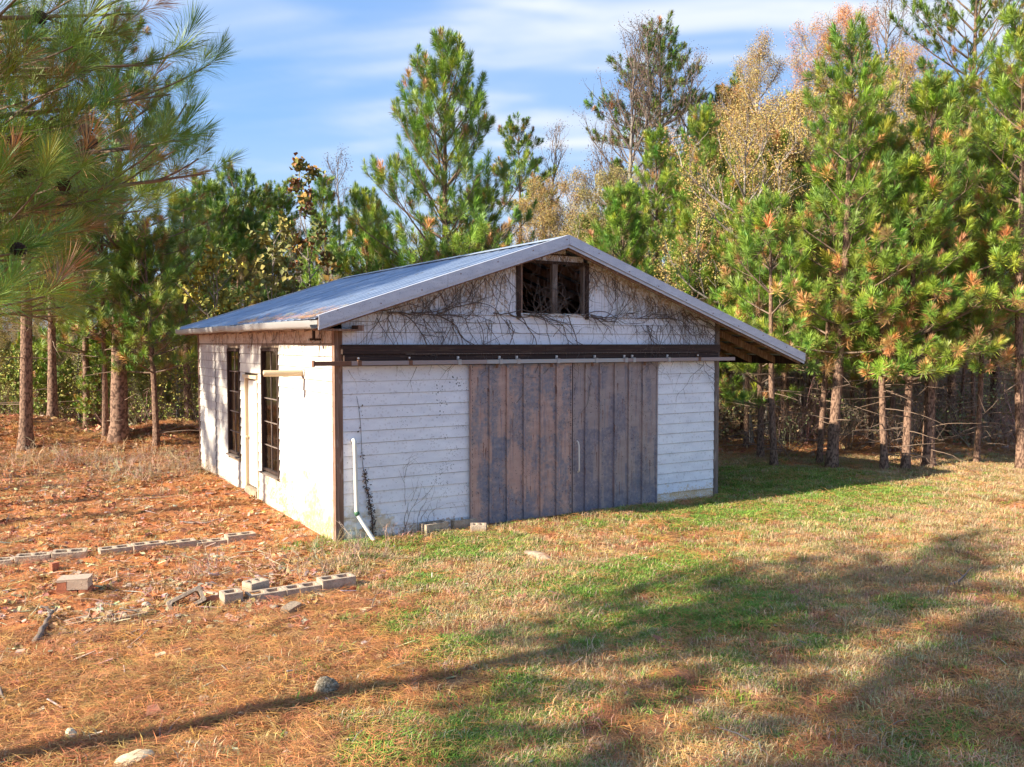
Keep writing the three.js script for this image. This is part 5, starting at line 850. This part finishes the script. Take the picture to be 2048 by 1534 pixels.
scatter('forest_litter', 'brown leaf litter covering the floor of the woods', [1, 2, 3].map((s) => curledLeaf(645 + s)), M.litter, 15000, 31, (x, z, r, d) => { const c = cover(x, z); if (r() > c.woods) return null; return { s: (1.2 + 1.4 * r()) * (1 + (d - 20) * 0.03), c: tint([0.36, 0.18, 0.09], [0.62, 0.40, 0.24], r, 0.5), tilt: 1.2, y: 0.01 }; }, 20, 42);
scatter('clay_clods', 'loose crumbs and clods of red clay', [1, 2, 3].map((s) => roughStone(50 + s, 0.022, 0.014, 0.019, 0.4, 1)), M.litter, 8000, 25, (x, z, r, d) => { const c = cover(x, z); if (r() > c.clay * 0.9 * (1 - c.lawn * 0.8)) return null; return { s: 0.35 + 1.3 * r() ** 3, c: tint([0.44, 0.19, 0.085], [0.58, 0.29, 0.15], r, 0.4), tilt: 2, y: 0.003 }; });
scatter('wood_debris', 'splinters, bark and twig debris around the block courses', [new MB().tube([V(-0.09, 0.008, 0), V(0.01, 0.012, 0.006), V(0.1, 0.01, -0.005)], [0.005, 0.005, 0.002], 4).geo(), box(-0.045, 0.045, 0, 0.009, -0.011, 0.011), box(-0.022, 0.022, 0, 0.014, -0.016, 0.016)], M.litter, 5200, 26, (x, z, r, d) => { const c = cover(x, z); if (r() > (1 - c.lawn) * (0.2 + 1.1 * bump2(x, z, { x: -1.8, z: 1.0 }, 1.6, 1.2)) + c.woods * 0.3 + 0.03) return null; return { s: 0.5 + 1.2 * r(), c: tint([0.30, 0.20, 0.13], [0.68, 0.55, 0.40], r, 0.5), tilt: 0.7, y: 0.004 }; });
// dead weeds heaped along the side wall and in the litter by the corner
const weedAt = [[345, 948, 1.6, 0.9], [250, 925, 2.2, 0.7], [120, 925, 2, 0.7], [380, 935, 0.9, 0.9], [700, 1125, 0.35, 0.3], [700, 1088, 0.3, 0.12], [780, 1080, 0.4, 0.08], [640, 1085, 0.15, 0.3], [640, 1155, 0.25, 0.2], [400, 1150, 0.25, 0.2]].map(([u, v, a, b]) => [G(u, v), a, b]);
scatter('dead_weeds', 'tangled dead weeds and brush near the side wall', [1, 2, 3].map((s) => twigBush(650 + s, 6, 0.26, 1.6, 0.004)), M.litter, 1250, 27, (x, z, r) => { let k = 0; for (const [c, a, b] of weedAt) k = Math.max(k, bump2(x, z, c, a, b)); if (r() > k) return null; return { s: 0.4 + 0.7 * r(), c: tint([0.32, 0.21, 0.13], [0.56, 0.43, 0.30], r, 0.4), tilt: 2.0 }; }, 9, 24);
scatter('undergrowth', 'bare twiggy brush filling the woods behind the lawn', [1, 2, 3, 4].map((s) => twigBush(660 + s, 6, 1.3, 0.9, 0.009)), M.litter, 1900, 28, (x, z, r, d) => { const c = cover(x, z); if (r() > c.woods * smooth(20.8, 23.5, d) || (sideOf(x, z) < 0 && (z > -15 || r() < 0.5)) || Math.max(bump2(x, z, MOUND_A, 3.2, 2.4), bump2(x, z, MOUND_B, 3, 2)) > 0.3) return null; return { s: (0.45 + 0.75 * r()) * (1 + Math.max(0, d - 26) * 0.012), c: tint([0.20, 0.13, 0.09], [0.40, 0.29, 0.21], r, 0.4), tilt: 0.7 }; }, 20, 50);
scatter('low_shrubs', 'low leafy shrubs under the trees', [1, 2].map((s) => leafCluster(670 + s, 46, 0.06, 0.36)), M.leaf, 5200, 29, (x, z, r, d) => { const c = cover(x, z), left = sideOf(x, z) < -2; if (r() > c.woods * smooth(21.5, 25, d) * (left ? 1 : 0.6) || (left && z > -15) || Math.max(bump2(x, z, MOUND_A, 3.2, 2.4), bump2(x, z, MOUND_B, 3, 2)) > 0.3) return null; return { s: 0.6 + 0.9 * r(), y: 0.15 + r() * (left ? 2.2 : 1.3), c: left ? tint([0.2, 0.26, 0.05], [0.42, 0.38, 0.09], r, 0.4) : tint([0.18, 0.22, 0.06], [0.42, 0.30, 0.15], r, 0.5), tilt: 3 }; }, 21, 48);

{ // needles and bark caught along the front of the eave
  const r = rng(88), list = [], lie = new THREE.Quaternion().setFromUnitVectors(UP, V(-0.31, 0.95, 0).normalize());
  for (let i = 0; i < 110; i++) { const x = -0.36 + 0.5 * r() ** 2.6, z = 0.2 - 4.2 * r() ** 1.7; list.push([V(x, roofL(x) + 0.004, z), lie.clone().multiply(new THREE.Quaternion().setFromAxisAngle(UP, r() * 6.28)), 0.5 + 0.6 * r(), tint([0.34, 0.18, 0.09], [0.5, 0.32, 0.18], r, 0.5)]); }
  const m = instanced('roof_litter', strawClump(699, 22, 0.16, 0.0034, 0.08), M.litter, list); tag(m, 'brown pine needles caught along the eave of the metal roof', 'litter', null, 'stuff'); scene.add(m);
}

const renderer = new THREE.WebGLRenderer({ antialias: true });
renderer.setSize(1024, 767);
renderer.toneMapping = THREE.LinearToneMapping;
renderer.toneMappingExposure = EXPOSURE;
renderer.shadowMap.enabled = true;
renderer.shadowMap.type = THREE.PCFSoftShadowMap;
renderer.render(scene, camera);
